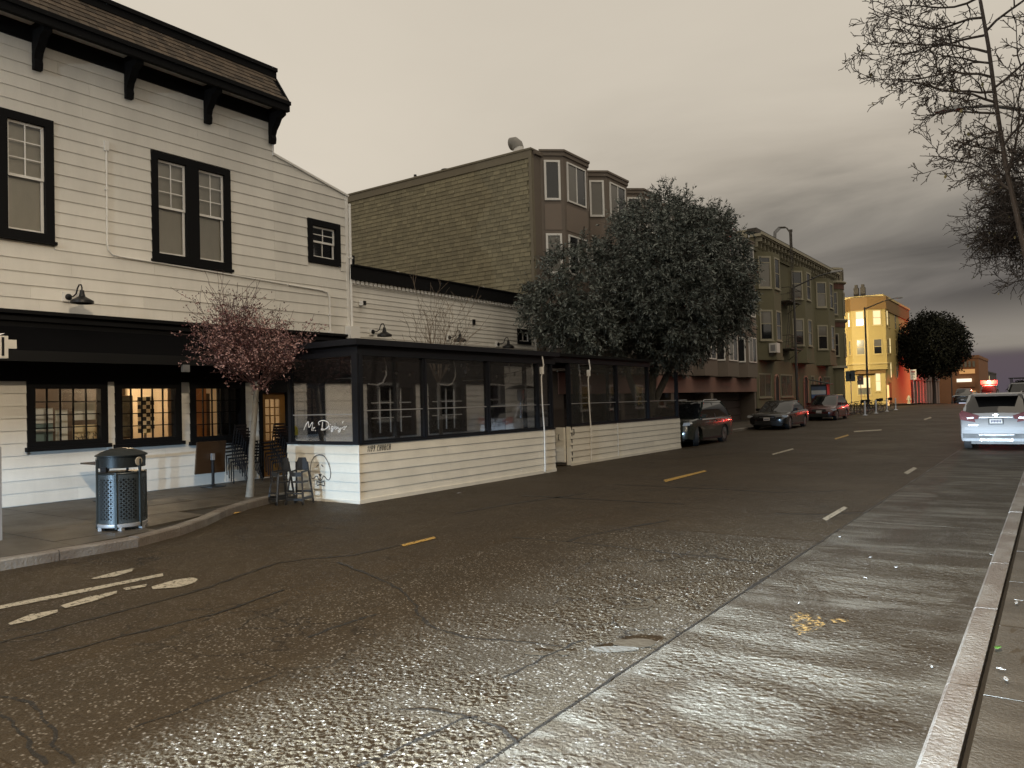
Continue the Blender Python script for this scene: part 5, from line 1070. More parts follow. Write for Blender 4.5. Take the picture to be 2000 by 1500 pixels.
adopt(fb)

# ------------------------------------------------------------------ trees
BARK = mat('dark_bark', (0.045, 0.034, 0.028), .8, var=.25, vscale=12, bump=.6, bscale=40); BARKG = mat('grey_bark', (0.16, 0.145, 0.12), .75, var=.25, vscale=10, bump=.5, bscale=35); TWIGM = mat('maroon_twig', (0.060, 0.026, 0.024), .6, var=.2)
rnd = random.Random(21)
def rv(s=1.0): return Vector((rnd.gauss(0, s), rnd.gauss(0, s), rnd.gauss(0, s)))
def grow(mb, p, d, length, r, lev, cfg, nodes, tr=None):
    """one limb as a zigzag tube, then its side shoots"""
    seg = cfg['seg'][min(lev, len(cfg['seg'])-1)]; n = max(2, int(length/seg)); pts = [Vector(p)]; d = Vector(d).normalized()
    for i in range(n):
        d = (d + rv(cfg['jit']) + Vector(cfg['pull'])*cfg['pk']).normalized(); pts.append(pts[-1]+d*(length/n))
    rs = [max(cfg['rmin'], r*(1-.75*i/n)) for i in range(n+1)]
    mb.tube(pts, rs, 6 if lev == 0 else (4 if lev < 3 else 3), cap=False)
    for q in pts[1:]: nodes.append((lev, q.copy()))
    if lev >= cfg['levels']: return
    k = cfg['kids'][min(lev, len(cfg['kids'])-1)]; ph = rnd.uniform(0, 6.28)
    for i in range(k):
        t = cfg['t0']+(1-cfg['t0'])*(i+rnd.uniform(.2, .8))/k; j = min(n-1, int(t*n)); q = pts[j].lerp(pts[j+1], t*n-j); ax = (pts[j+1]-pts[j]).normalized()
        o = ax.orthogonal().normalized(); o.rotate(Matrix.Rotation(ph+i*2.4+rnd.uniform(-.5, .5), 3, ax)); a = R(rnd.uniform(*cfg['ang'])); nd = ax*math.cos(a)+o*math.sin(a)
        if cfg.get('bias'): nd = (nd+Vector(cfg['bias'])*.35).normalized()
        grow(mb, q, nd, length*rnd.uniform(*cfg['ratio']), max(cfg['rmin'], rs[j]*cfg['rr']), lev+1, cfg, nodes)
def quad_leaf(V, F, p, d, l, w, nrm=None):
    d = d.normalized(); s = d.cross(nrm or rv()).normalized()*w/2; n = len(V); m_ = p+d*l*.5
    V += [tuple(p), tuple(m_+s), tuple(p+d*l), tuple(m_-s)]; F.append((n, n+1, n+2, n+3))
def leafmesh(name, V, F, m_, parent, stuff=True):
    me = bpy.data.meshes.new(name); me.from_pydata(V, [], F); me.update(); o = link(name, me, m_, parent)
    if stuff: o['kind'] = 'stuff'
    return o
def island_mat(name, cols, rough=.45, spec=.5, trans=.0):
    M = bpy.data.materials.new(name); M.use_nodes = True; nt = M.node_tree; b = nt.nodes['Principled BSDF']; g = nt.nodes.new('ShaderNodeNewGeometry'); r = nt.nodes.new('ShaderNodeValToRGB')
    el = r.color_ramp.elements
    for i, c in enumerate(cols):
        e_ = el[i] if i < 2 else el.new(.5)
        e_.position = i/(len(cols)-1); e_.color = (*c, 1)
    nt.links.new(g.outputs['Random Per Island'], r.inputs[0]); nt.links.new(r.outputs[0], b.inputs['Base Color']); b.inputs['Roughness'].default_value = rough; b.inputs['Specular IOR Level'].default_value = spec; MATS[name] = M; return M

# flowering plum by the patio
pl = thing('flowering_plum_tree', 'thin street tree with pink blossom and bare upright shoots beside the patio', 'tree', (-12.57, 9.07, CURB_H))
mb = MB(); mb.tube([(0, 0, -.02), (.02, .02, .35), (.0, .06, .9), (.02, .12, 1.5), (.01, .18, 2.02), (0, .2, 2.2)], [.085, .062, .055, .052, .052, .058], 10, cap=False); mb.build('trunk', BARKG, pl, True)
nodes = []; mb = MB(); cfg = dict(seg=[.16, .14, .12], jit=.11, pull=(0, 0, 1), pk=.085, rmin=.0035, levels=2, kids=[9, 5], t0=.12, ang=(22, 48), ratio=(.42, .7), rr=.55)
for i in range(10):
    a = 6.28*i/10+rnd.uniform(-.25, .25); el_ = rnd.uniform(.28, .75)
    grow(mb, (0, .19, 2.05+rnd.uniform(-.08, .15)), (math.cos(a), math.sin(a), el_), rnd.uniform(.85, 1.2), .026, 0, cfg, nodes)
for i in range(8):
    a = rnd.uniform(0, 6.28); grow(mb, (0, .19, 2.15), (math.cos(a)*.45, math.sin(a)*.45, 1), rnd.uniform(1.0, 1.5), .024, 0, cfg, nodes)
mb.build('branches', TWIGM, pl)
V, F = [], []
for lev, q in nodes:
    if rnd.random() < (.6 if lev == 0 else .3): continue
    if q.z > 3.45+rnd.gauss(0, .18): continue
    for _ in range(rnd.choice((1, 2, 2, 3))):
        c = q+rv(.035)
        for k in range(3): quad_leaf(V, F, c, rv(), rnd.uniform(.025, .045), rnd.uniform(.018, .032))
leafmesh('blossom', V, F, island_mat('plum_blossom', [(0.09, 0.026, 0.022), (0.46, 0.30, 0.29), (0.16, 0.062, 0.052)], .6), pl)
V, F = [], []
for lev, q in nodes:
    if q.z > 3.9 or rnd.random() < .25: continue
    for _ in range(2): quad_leaf(V, F, q+rv(.05), rv(), rnd.uniform(.03, .06), .025)
leafmesh('foliage', V, F, island_mat('plum_leaf', [(0.03, 0.008, 0.010), (0.085, 0.022, 0.025), (0.05, 0.014, 0.015)], .5), pl)

# second bare tree behind the patio roof
b2 = thing('bare_street_tree', 'small leafless tree rising behind the patio roof in front of the low wing', 'tree', (-13.2, 15.4, CURB_H)); mb = MB(); mb.tube([(0, 0, -.02), (.02, 0, 1.2), (0, -.03, 2.3)], [.07, .05, .045], 8, cap=False); mb.build('trunk', BARKG, b2, True)
mb = MB(); nd2 = []; cfg2 = dict(seg=[.18, .15], jit=.10, pull=(0, 0, 1), pk=.07, rmin=.004, levels=2, kids=[4, 3], t0=.3, ang=(20, 42), ratio=(.4, .6), rr=.55)
for i in range(11): a = 6.28*i/11; grow(mb, (0, -.03, 2.2), (math.cos(a)*.5, math.sin(a)*.62, .9), rnd.uniform(1.3, 2.1), .02, 0, cfg2, nd2)
mb.build('branches', mat('pale_twig', (0.16, 0.12, 0.085), .7), b2)

# big evergreen over the pavement
ev = thing('evergreen_tree', 'big dark evergreen street tree with drooping sprays in front of the shingled block', 'tree', (-13.05, 27.6, CURB_H))
lumps = [(-11.7, 26.6, 6.5, 2.3, 3.0, 2.5), (-11.9, 27.4, 8.0, 1.7, 2.2, 1.5), (-10.6, 28.3, 6.7, 1.5, 1.9, 2.0), (-10.6, 28.5, 5.2, 1.3, 1.7, 1.3), (-13.1, 23.2, 5.5, 1.3, 2.2, 1.6), (-13.5, 21.7, 4.9, .85, 1.1, 1.0),
         (-12.0, 26.4, 4.5, 2.0, 2.8, 1.3), (-11.0, 25.2, 5.6, 1.5, 2.0, 1.9), (-12.9, 22.8, 4.2, 1.1, 1.7, .8), (-10.4, 29.4, 5.9, 1.0, 1.3, 1.4), (-11.2, 28.8, 8.0, 1.0, 1.3, 1.0), (-12.1, 27.9, 3.7, 1.0, 1.4, .8)]
base = Vector((-13.05, 27.6, CURB_H)); mb = MB()
for k, (tx, ty, tz) in enumerate(((-11.7, 26.5, 6.0), (-10.4, 29.0, 6.0), (-12.9, 23.4, 5.0), (-12.0, 27.5, 8.0))):
    a = Vector((.1*math.cos(k*1.6), .1*math.sin(k*1.6)+(-.25 if k == 2 else .12*k), 0)); b_ = Vector((tx, ty, tz))-base; pts = [a, a+Vector((.05, -.1 if k == 2 else .05, 1.2)), a.lerp(b_, .35)+Vector((0, 0, 1.1)), a.lerp(b_, .7)+Vector((0, 0, .6)), b_]
    mb.tube(pts, [.20, .15, .12, .08, .04], 9, cap=False)
mb.build('trunk', BARKG, ev, True)
V, F = [], []; tw = MB()
for (cx_, cy_, cz_, rx, ry, rz) in lumps:
    vol = rx*ry*rz; ncl = int(95*(vol**.62))
    for _ in range(ncl):
        d = rv().normalized(); s = rnd.uniform(.70, 1.08) if rnd.random() < .85 else rnd.uniform(.3, .7)
        s *= 1+.18*noise.noise((cx_+d.x*2, cy_+d.y*2, d.z*2)); c = Vector((cx_+d.x*rx*s, cy_+d.y*ry*s, cz_+d.z*rz*s))-base
        if c.x+base.x < -14.75 and c.y+base.y > 23.6: continue
        if c.z < 2.75+.6*noise.noise((c.x, c.y, 4)): continue
        out = Vector((d.x, d.y, d.z*.5-.25)).normalized(); L_ = rnd.uniform(.28, .52)
        if d.z > .55 and rnd.random() < .25: out = Vector((d.x*.7+rnd.gauss(0, .3), d.y*.7, .9)).normalized(); L_ = rnd.uniform(.5, .95)
        for st in range(5):
            dd = (out+rv(.45)).normalized(); e_ = c+dd*L_; tw.tube([c, c+dd*L_*.5+Vector((0, 0, .02)), e_], [.010, .006, .003], 3, cap=False)
            for k in range(11):
                t_ = (k+.5)/11; q = c.lerp(e_, t_)-Vector((0, 0, .10*t_*t_)); ld = (dd*.7+rv(.55)+Vector((0, 0, -.28))).normalized(); quad_leaf(V, F, q, ld, rnd.uniform(.10, .18), rnd.uniform(.035, .060))
leafmesh('foliage', V, F, island_mat('evergreen_leaf', [(0.030, 0.038, 0.032), (0.150, 0.170, 0.150), (0.075, 0.088, 0.076)], .42, .5), ev); tw.build('twigs', BARK, ev)

# far round street tree past the crossing
ft = thing('round_street_tree', 'dark round clipped street tree past the crossing beside the yellow building', 'tree', (-11.75, 104, gz(104)))
MB().tube([(0, 0, -.05), (.05, 0, 1.6), (0, 0, 3.2), (.2, 0, 4.5)], [.22, .18, .17, .10], 8, cap=False).build('trunk', BARK, ft, True); V, F = [], []
for _ in range(2600):
    d = rv().normalized(); s = rnd.uniform(.55, 1.0)*(1+.10*noise.noise(d*2.4)); c = Vector((d.x*4.0*s, d.y*4.0*s, 6.9+d.z*(4.1 if d.z > 0 else 3.9)*s))
    for k in range(9): quad_leaf(V, F, c+rv(.22), rv(), rnd.uniform(.22, .36), .2)
leafmesh('foliage', V, F, island_mat('dark_leaf', [(0.004, 0.005, 0.004), (0.016, 0.018, 0.012), (0.009, 0.010, 0.007)], .8, .2), ft)
t2 = thing('far_street_tree', 'small dark tree far down the hill beside the emergency lights', 'tree', (-4.2, 175, gz(175))); MB().tube([(0,0,-.2), (0,0,2.5)], .2, 6).build('trunk', BARK, t2); V, F = [], []
for _ in range(500):
    d = rv().normalized(); c = Vector((d.x*2.6, d.y*2.6, 3.2+d.z*1.3))*1.0
    for k in range(6): quad_leaf(V, F, c+rv(.3), rv(), .35, .25)
leafmesh('foliage', V, F, MATS['dark_leaf'], t2)

# leafless trees on the near pavement
def bare_tree(label, base, trunk, limbs, cfg, leaves=0):
    t = thing('leafless_tree', label, 'tree', base); mb = MB(); B = Vector(base); pts = [Vector(p)-B for p in trunk[0]]; mb.tube(pts, trunk[1], 9, cap=False); mb.build('trunk', BARK, t, True)
    mb = MB(); nodes = []
    for (p, d, l, r) in limbs: grow(mb, Vector(p)-B, d, l, r, 0, cfg, nodes)
    mb.build('branches', BARK, t)
    if leaves:
        V, F = [], []
        for lev, q in rnd.sample([n for n in nodes if n[0] > 0], leaves):
            for k in range(1): quad_leaf(V, F, q, Vector((rnd.gauss(0, .5), rnd.gauss(0, .5), -1)), rnd.uniform(.05, .08), .045)
        leafmesh('last_leaves', V, F, island_mat('last_leaf_'+str(len(MATS)), [(0.07, 0.075, 0.03), (0.16, 0.13, 0.05), (0.10, 0.10, 0.04)], .6), t)
    return t
TY = 12.0
tp = [(.35, TY, CURB_H-.02), (.15, TY, 1.8), (-.22, TY, 3.4), (-.42, TY, 4.75), (-.50, TY, 5.6), (-.56, TY+.05, 6.4), (-.66, TY+.1, 7.3), (-.8, TY+.2, 8.6)]; trr = [.09, .06, .040, .028, .026, .024, .020, .014]
lim = []
for (z, x_, dx_, dyy, dzz, l) in ((4.9, -.44, -1, -.35, .42, .6), (5.2, -.46, -.9, .5, .25, .75), (5.45, -.48, -1, -.05, .22, .95), (5.6, -.5, -.9, -.4, .30, 1.0), (5.75, -.52, -1, .3, .12, 1.35), (5.95, -.54, -1, -.15, .22, 1.5), (6.15, -.56, -.9, .5, .2, 1.4), (6.3, -.58, -1, -.3, .10, 1.6), (6.55, -.6, -1, .1, .25, 1.65), (6.8, -.65, -1, -.3, .2, 1.6), (7.1, -.7, -.8, .5, .3, 1.4), (7.4, -.72, -1, 0, .25, 1.6), (7.7, -.75, -1, -.2, .2, 1.5),
    (5.0, -.42, .8, -.4, .5, 1.5), (5.8, -.5, .9, .3, .4, 1.8), (6.6, -.55, .9, -.2, .4, 1.8), (7.4, -.65, .7, .4, .5, 1.8), (4.6, -.38, .5, -.8, .6, 1.6), (4.4, -.36, -.7, .7, .5, 1.3)): 
    for (pa, pb) in zip(tp, tp[1:]):
        if pa[2] <= z <= pb[2]: q_ = Vector(pa).lerp(Vector(pb), (z-pa[2])/(pb[2]-pa[2]))
    lim.append((tuple(q_), (dx_, dyy, dzz+.15), l, .0175))
bare_tree('leafless street tree with knobbly zigzag branches overhanging the kerb', (.35, TY, CURB_H), (tp, trr), lim, dict(seg=[.16, .12, .10, .08], jit=.15, pull=(-.3, 0, .25), pk=.05, rmin=.0052, levels=3, kids=[9, 5, 4], t0=.06, ang=(35, 68), ratio=(.28, .46), rr=.62), 26)
TY2 = 21.0
tp = [(.45, TY2, CURB_H-.02), (.35, TY2, 2.0), (.05, TY2, 3.6), (-.2, TY2, 5.2), (-.3, TY2, 6.6)]; lim = []
for i in range(58):
    z = rnd.uniform(4.3, 7.1); a = rnd.uniform(2.0, 4.4) if rnd.random() < .8 else rnd.uniform(0, 6.28); lim.append(((.05-.09*(z-3.4), TY2, z), (math.cos(a), math.sin(a), rnd.uniform(-.1, .35)), rnd.uniform(.75, 1.35), .022))
bare_tree('dense twiggy tree behind the leafless kerb tree on the near pavement', (.45, TY2, CURB_H), (tp, [.14, .11, .09, .07, .04]), lim, dict(seg=[.13, .11, .09], jit=.17, pull=(-.2, 0, .1), pk=.04, rmin=.0055, levels=3, kids=[6, 5, 3], t0=.15, ang=(30, 60), ratio=(.38, .6), rr=.6), 200)

# ------------------------------------------------------------------ vehicles
TYRE = mat('tyre_rubber', (0.016, 0.016, 0.017), .7, bump=.3, bscale=80); RIM = mat('alloy_rim', (0.35, 0.35, 0.36), .3, .9); CARG = mat('car_glass', (0.008, 0.009, 0.010), .03, var=0, spec=.9); PLAST = mat('black_plastic', (0.014, 0.014, 0.015), .5); CHROME = mat('chrome', (0.5, 0.5, 0.52), .3, 1.0, var=0); LENS = mat('clear_lens', (0.42, 0.44, 0.46), .2, var=0, spec=.6); REDL = mat('red_lens', (0.16, 0.008, 0.010), .4, var=0, spec=.2); PLATE = mat('plate_white', (0.70, 0.68, 0.66), .4, var=.03); PLI = mat('plate_ink', (0.05, 0.06, 0.18), .6, var=0)
def chamfer(x0, x1, hw, c): return [(x0, -hw+c), (x0, hw-c), (x0-c*1.3 if x0 > x1 else x0+c, hw), (x1+c, hw), (x1, hw-c), (x1, -hw+c), (x1+c, -hw), (x0-c*1.3, -hw)]
def car(name, label, loc, rz, paint, L, W, H, wb, rw, belt, hoodz, prof, gh, cat='car', group=None, rear=False, rails=False, plate=True, detail=2, lit=None):
    """prof: extra (x,z) points of the hood-to-tail top line; gh: (windscreen base x, roof front x, roof rear x, rear glass base x)"""
    t = thing(name, label, cat, loc, rz, group); hl = L/2; ar = rw+.05
    top = [(hl-.02, .30), (hl, .48), (hl-.02, .62), (hl-.10, hoodz-.06), (hl-.28, hoodz)]+prof+[(-hl+.02, belt-.14), (-hl, .60), (-hl+.01, .40), (-hl+.10, .27)]
    def arc(cx_): return [(cx_+ar*math.cos(R(a)), max(.24, rw+ar*math.sin(R(a)))) for a in (205, 180, 150, 120, 90, 60, 30, 0, -25)]
    bot = arc(-wb/2)+[(-wb/2+ar+.05, .22), (wb/2-ar-.05, .22)]+arc(wb/2); ring = top+bot; N = len(ring); V = []; F = []
    sl = (-1, -.965, -.86, -.5, 0, .5, .86, .965, 1)
    for s in sl:
        a = abs(s); pull = {1: .17, .965: .08, .86: .025}.get(a, 0); dn = {1: .06, .965: .02, .86: .004}.get(a, -.012 if a < .2 else 0)
        for (x_, z_) in ring:
            k = min(1, max(0, (abs(x_)-hl*.72)/(hl*.28))); xx = x_-math.copysign(pull*k*k, x_); zz = z_-dn*min(1, max(0, (z_-.62)/.2))
            V.append((xx, s*W/2*(1-(.02 if z_ < .35 else 0)), zz))
    for i in range(len(sl)-1):
        for k in range(N): F.append((i*N+k, i*N+(k+1) % N, (i+1)*N+(k+1) % N, (i+1)*N+k))
    F += [tuple(range(N)), tuple((len(sl)-1)*N+k for k in range(N-1, -1, -1))]
    body = MB().add(V, F).build('body', paint, t, True)
    box('underbody', PLAST, t, -hl+.25, hl-.25, -W*.36, W*.36, .18, .55)
    # greenhouse
    wf, rf, rr_, rb_ = gh; hw0, hw1 = W*.465, W*.36; c0 = .14; rings = []
    for u in (0, .5, .86, 1.0):
        z_ = belt-.03+(H-.05-belt+.03)*u; e = u if u < .9 else u; bow = .03*math.sin(math.pi*u); x0 = wf+(rf-wf)*e+bow; x1 = rb_+(rr_-rb_)*e-bow; hw = hw0+(hw1-hw0)*(u**1.4)+.012*math.sin(math.pi*u)
        rings.append([(p[0], p[1], z_) for p in chamfer(x0, x1, hw, c0)])
    vs_ = [v for r_ in rings for v in r_]; fs = [(i*8+k, i*8+(k+1) % 8, (i+1)*8+(k+1) % 8, (i+1)*8+k) for i in range(3) for k in range(8)]+[tuple(24+k for k in range(8))]
    MB().add(vs_, fs).build('glasshouse', CARG, t, True)
    rp = [chamfer(rf-.02+(.03 if q == 0 else -.10), rr_+.02-(.03 if q == 0 else -.08), hw1+(.035 if q == 0 else -.06), c0) for q in (0, 1)]
    vs_ = [(p[0], p[1], H-.075) for p in rp[0]]+[(p[0]-.02, p[1]*.97, H-.03) for p in rp[0]]+[(p[0], p[1], H) for p in rp[1]]
    MB().add(vs_, [(i*8+k, i*8+(k+1) % 8, (i+1)*8+(k+1) % 8, (i+1)*8+k) for i in range(2) for k in range(8)]+[tuple(16+k for k in range(8))]).build('roof', paint, t, True)
    for s in (-1, 1):
        for (xa, xb) in ((wf-.14, rf-.14), (rb_+.12, rr_+.12)): MB().bar((xa, s*(hw0-.01), belt-.03), (xb, s*(hw1+.012), H-.07), .075, .06).build('pillar', paint, t)
        xm = (rf+rr_)/2+.12; MB().bar((xm, s*(hw0+.012), belt-.03), (xm-.03, s*(hw1+.016), H-.07), .07, .02, (0, s, 0)).build('pillar', PLAST, t)
        if detail > 1:
            MB().bar((wf-.25, s*(hw0+.022), belt-.01), (rb_+.2, s*(hw0+.022), belt+.0), .02, .03).build('belt_trim', CHROME if rails else PLAST, t)
            mr = MB().box(-.07, .07, -.10, .10, -.07, .07).build('mirror', paint, t); mr.location = (wf-.35, s*(W/2+.05), belt+.07); MB().bar((wf-.35, s*(W/2-.06), belt), (wf-.35, s*(W/2+.02), belt+.04), .04, .04).build('mirror_arm', PLAST, t)
            for dxx in (xm+.12, xm-.75): MB().bar((dxx, s*(W/2+.004), belt-.14), (dxx-.2, s*(W/2+.004), belt-.14), .02, .03).build('door_handle', paint, t)
            MB().box(-wb/2+ar, wb/2-ar, s*W/2-.02 if s > 0 else -W/2-.012, s*W/2+.012 if s > 0 else -W/2+.02, .20, .30).build('sill_trim', PLAST, t)
            if rails: MB().tube([(rf-.3, s*(hw1-.04), H-.05), (rf-.45, s*(hw1-.04), H+.03), (rr_+.4, s*(hw1-.04), H+.03), (rr_+.25, s*(hw1-.04), H-.05)], .018, 6).build('roof_rail', RAIL, t)
        for xw in (-wb/2, wb/2):
            wl_ = MB().lathe([(rw*.62, -.105), (rw*.97, -.10), (rw, -.06), (rw, .06), (rw*.97, .10), (rw*.62, .105)], n=26, axis='y').build('wheel', TYRE, t, True); wl_.location = (xw, s*(W/2-.125), rw)
            if lit == 'turned' and xw > 0: wl_.rotation_euler = (0, 0, R(24))
            rm_ = MB(); rm_.lathe([(rw*.60, s*.09), (rw*.66, s*.104), (rw*.60, s*.108)], n=22, axis='y')
            for k in range(10): a = 6.283*k/10; rm_.bar((rw*.12*math.cos(a), s*.095, rw*.12*math.sin(a)), (rw*.62*math.cos(a), s*.10, rw*.62*math.sin(a)), .035, .03, (0, 1, 0))
            rm_.lathe([(rw*.17, s*.07), (rw*.17, s*.108)], n=12, axis='y'); rm_.build('rim', RIM, wl_)
    fz = hoodz
    if detail:
        for s in (-1, 1):
            hp = MB().prism([(-.02, 0), (.26, .02), (.30, .07), (.26, .13), (.04, .11)], .20, (hl-.21, s*(W/2-.20), fz-.21), (0, s, 0), (0, 0, 1), (1, 0, 0)).build('headlight', LENS, t); hp.location.x = -.05; hp.rotation_euler = (0, 0, 0)
            MB().lathe([(.05, 0), (.045, .03)], (hl-.10, s*(W/2-.36), .40), 12, 'x').build('fog_lamp', LENS, t)
            tl = MB().prism([(0, 0), (.34, .06), (.36, .22), (.12, .24), (.02, .12)], .16, (-hl-.006, s*(W/2-.40), belt-.24), (0, s, 0), (0, 0, 1), (1, 0, 0)).build('tail_light', REDL, t)
        MB().prism([(-.34, 0), (.34, 0), (.42, .09), (.38, .16), (-.38, .16), (-.42, .09)], .06, (hl-.055, 0, fz-.26), (0,1,0), (0,0,1), (1,0,0)).build('grille', PLAST, t); box('grille_bar', CHROME, t, hl-.0, hl+.012, -.36, .36, fz-.19, fz-.17)
        box('lower_grille', PLAST, t, hl-.05, hl+.006, -W*.33, W*.33, .30, .43); box('bumper_lip', PLAST, t, hl-.12, hl+.012, -W*.42, W*.42, .24, .29)
        if plate:
            pt_ = box('number_plate', PLATE, t, hl+.008, hl+.022, -.155, .155, .46, .61)
            for k in range(7): box('plate_character', PLI, pt_, hl+.022, hl+.024, -.125+k*.037, -.102+k*.037, .49+.01*(k % 2), .555)
    return t
def paint(name, c, rough=.22): return mat(name, c, rough, 0.0, var=.04, vscale=2, coat=.8)
GRN = paint('dark_green_paint', (0.020, 0.026, 0.022)); BLK = paint('black_car_paint', (0.006, 0.006, 0.007)); MRN = paint('maroon_paint', (0.060, 0.008, 0.010)); WHT = mat('white_car_paint', (0.40, 0.41, 0.43), .5, var=.05, coat=.08, spec=.3); GRY = paint('grey_car_paint', (0.22, 0.23, 0.25), .3)
F_ = R(-90)
car('parked_wagon', 'dark green estate car with roof rails parked just past the patio', (-11.68, 28.45, 0), F_, GRN, 4.85, 1.87, 1.66, 2.75, .36, 1.00, .98, [(1.25, 1.03), (1.10, 1.00), (-2.25, 1.02)], (1.22, .42, -1.75, -2.32), group='cars parked along the left kerb', rails=True, lit='turned')
car('parked_sedan', 'black sedan parked between the green estate and the maroon hatchback', (-11.72, 40.8, gz(40)), F_, BLK, 4.63, 1.81, 1.43, 2.81, .33, .90, .80, [(.95, .90), (.80, .88), (-1.55, .95), (-2.0, .96)], (.95, .12, -1.0, -1.78), group='cars parked along the left kerb')
car('parked_hatchback', 'maroon hatchback parked beside the bicycle corral', (-11.85, 51.6, gz(51)), F_, MRN, 4.4, 1.76, 1.58, 2.6, .32, .95, .80, [(1.15, .95), (1.0, .93), (-2.0, .98)], (1.20, .25, -1.6, -2.05), group='cars parked along the left kerb')
sv = car('parked_suv', 'white crossover seen from behind parked at the right kerb', (-1.43, 28.95, 0), R(90), WHT, 4.69, 1.84, 1.69, 2.7, .36, 1.08, 1.0, [(1.25, 1.08), (1.0, 1.06), (-2.2, 1.10)], (1.15, .40, -1.70, -2.22), rails=True)
hl = 4.69/2
def svb(n, m_, *a): return box(n, m_, sv, *a)
o = MB().prism([(-.62, 1.10), (.62, 1.10), (.50, 1.52), (-.50, 1.52)], .02, (-hl+.02, 0, 0), (0,1,0), (0,0,1), (1,0,0)).build('rear_window', CARG, sv); o.rotation_euler = (0, 0, 0)
for c_ in [q for q in sv.children if q.name.startswith(('tail_light', 'rear_window'))]:
    if c_.name.startswith('rear_window'): bpy.data.objects.remove(c_)
for s in (-1, 1):
    MB().prism([(.46, 0), (.90, -.02), (.93, .16), (.86, .26), (.70, .20), (.42, .10)], .10, (-hl-.012, 0, .93), (0, s, 0), (0, 0, 1), (1, 0, 0)).build('rear_lamp', REDL, sv); MB().prism([(.55, .02), (.72, .0), (.74, .05), (.57, .06)], .02, (-hl-.026, 0, .93), (0, s, 0), (0, 0, 1), (1, 0, 0)).build('reversing_lamp', LENS, sv)
svb('spoiler', WHT, -2.05, -1.72, -.56, .56, 1.60, 1.66); svb('number_plate', PLATE, -hl-.020, -hl-.005, -.16, .16, .80, .93); svb('plate_frame', PLAST, -hl-.010, -hl+.02, -.19, .19, .77, .95); svb('chrome_bar', RAIL, -hl-.025, -hl+.02, -.42, .42, .965, .99)
pl_ = [q for q in sv.children if q.name.startswith('number_plate')][-1]
for k in range(7): box('plate_character', PLI, pl_, -hl-.023, -hl-.020, -.128+k*.038, -.104+k*.038, .83+.008*(k % 2), .895)
MB().lathe([(.048, 0), (.060, .006), (.062, .012), (.046, .012)], (-hl-.012, 0, 1.045), 20, 'x').build('badge_ring', CHROME, sv); svb('badge_bar', CHROME, -hl-.016, -hl-.004, -.07, .07, 1.035, 1.055)
svb('lower_bumper', PLAST, -hl-.012, -hl+.15, -.86, .86, .36, .50); svb('bumper_strip', RAIL, -hl-.02, -hl+.02, -.44, .44, .46, .472); svb('bumper_step', WHT, -hl-.035, -hl+.1, -.80, .80, .60, .70); svb('tow_bar', mat('pale_metal', (0.6, 0.6, 0.55), .4, .3), -hl-.05, -hl+.0, -.38, .38, .29, .345); svb('model_badge', CHROME, -hl-.012, -hl, .46, .70, .74, .76)
for s in (-1, 1): MB().lathe([(.035, 0), (.035, .03)], (-hl-.045, s*.38, .318), 10, 'x').build('tow_bar_end', CHROME, sv)
MB().box(-.015, .015, -.0, .0, 0, 0)
# far traffic
car('far_pickup', 'dark pickup facing the crossing under the round tree', (-9.3, 112, gz(112)), F_, BLK, 5.3, 2.0, 1.9, 3.3, .40, 1.15, 1.1, [(1.2, 1.15), (1.0, 1.13), (-2.5, 1.18)], (1.1, .5, -.6, -1.0), group='far cars beyond the crossing', detail=1)
car('far_sedan', 'grey sedan coming up the hill beyond the crossing', (-8.9, 131, gz(131)), F_, GRY, 4.6, 1.8, 1.45, 2.7, .33, .92, .80, [(.95, .9), (-1.8, .95)], (.95, .15, -1.0, -1.7), group='far cars beyond the crossing', detail=1)
car('far_sedan', 'pale sedan following down the hill near the brick block', (-6.9, 143, gz(143)), F_, GRY, 4.6, 1.8, 1.45, 2.7, .33, .92, .80, [(.95, .9), (-1.8, .95)], (.95, .15, -1.0, -1.7), group='far cars beyond the crossing', detail=1)
pc = car('emergency_vehicle', 'emergency vehicle with glowing red light bar hidden behind the white crossover', (-7.05, 122, gz(122)), R(90), WHT, 5.6, 2.1, 2.45, 3.4, .40, 1.25, 1.1, [(1.8, 1.25), (-2.6, 1.28)], (1.7, 1.2, -2.5, -2.7), detail=1)
RBEAM = emis('red_beacon_glow', (1.0, 0.02, 0.015), 3.5); box('light_bar', RBEAM, pc, -2.3, -2.0, -.95, .95, 2.62, 3.1); MB().lathe([(.05, -.2), (.2, -.1), (.2, .1), (.05, .2)], (-2.45, 0, 2.9), 12, 'x').build('beacon', emis('beacon_core', (1.0, 0.25, 0.15), 30), pc); box('light_bar_base', PLAST, pc, -2.4, -1.9, -.85, .85, 2.44, 2.62); lamp_point(pc, (-2.75, 0, 2.85), 4500, (1.0, .05, .03), .25)
vn = car('rack_van', 'white van with ladder rack parked beyond the white crossover', (-1.45, 57.5, gz(57)), R(90), WHT, 5.2, 1.95, 1.95, 3.2, .36, 1.15, 1.1, [(1.8, 1.15), (-2.4, 1.18)], (1.75, 1.1, -2.3, -2.5), detail=1)
for x_ in (-2.2, -.6, 1.0):
    MB().bar((x_, -.8, 2.25), (x_, .8, 2.25), .05).build('rack_bar', PLAST, vn)
    for s in (-1, 1): MB().bar((x_, s*.66, 1.86), (x_, s*.72, 2.24), .04).build('rack_leg', PLAST, vn)

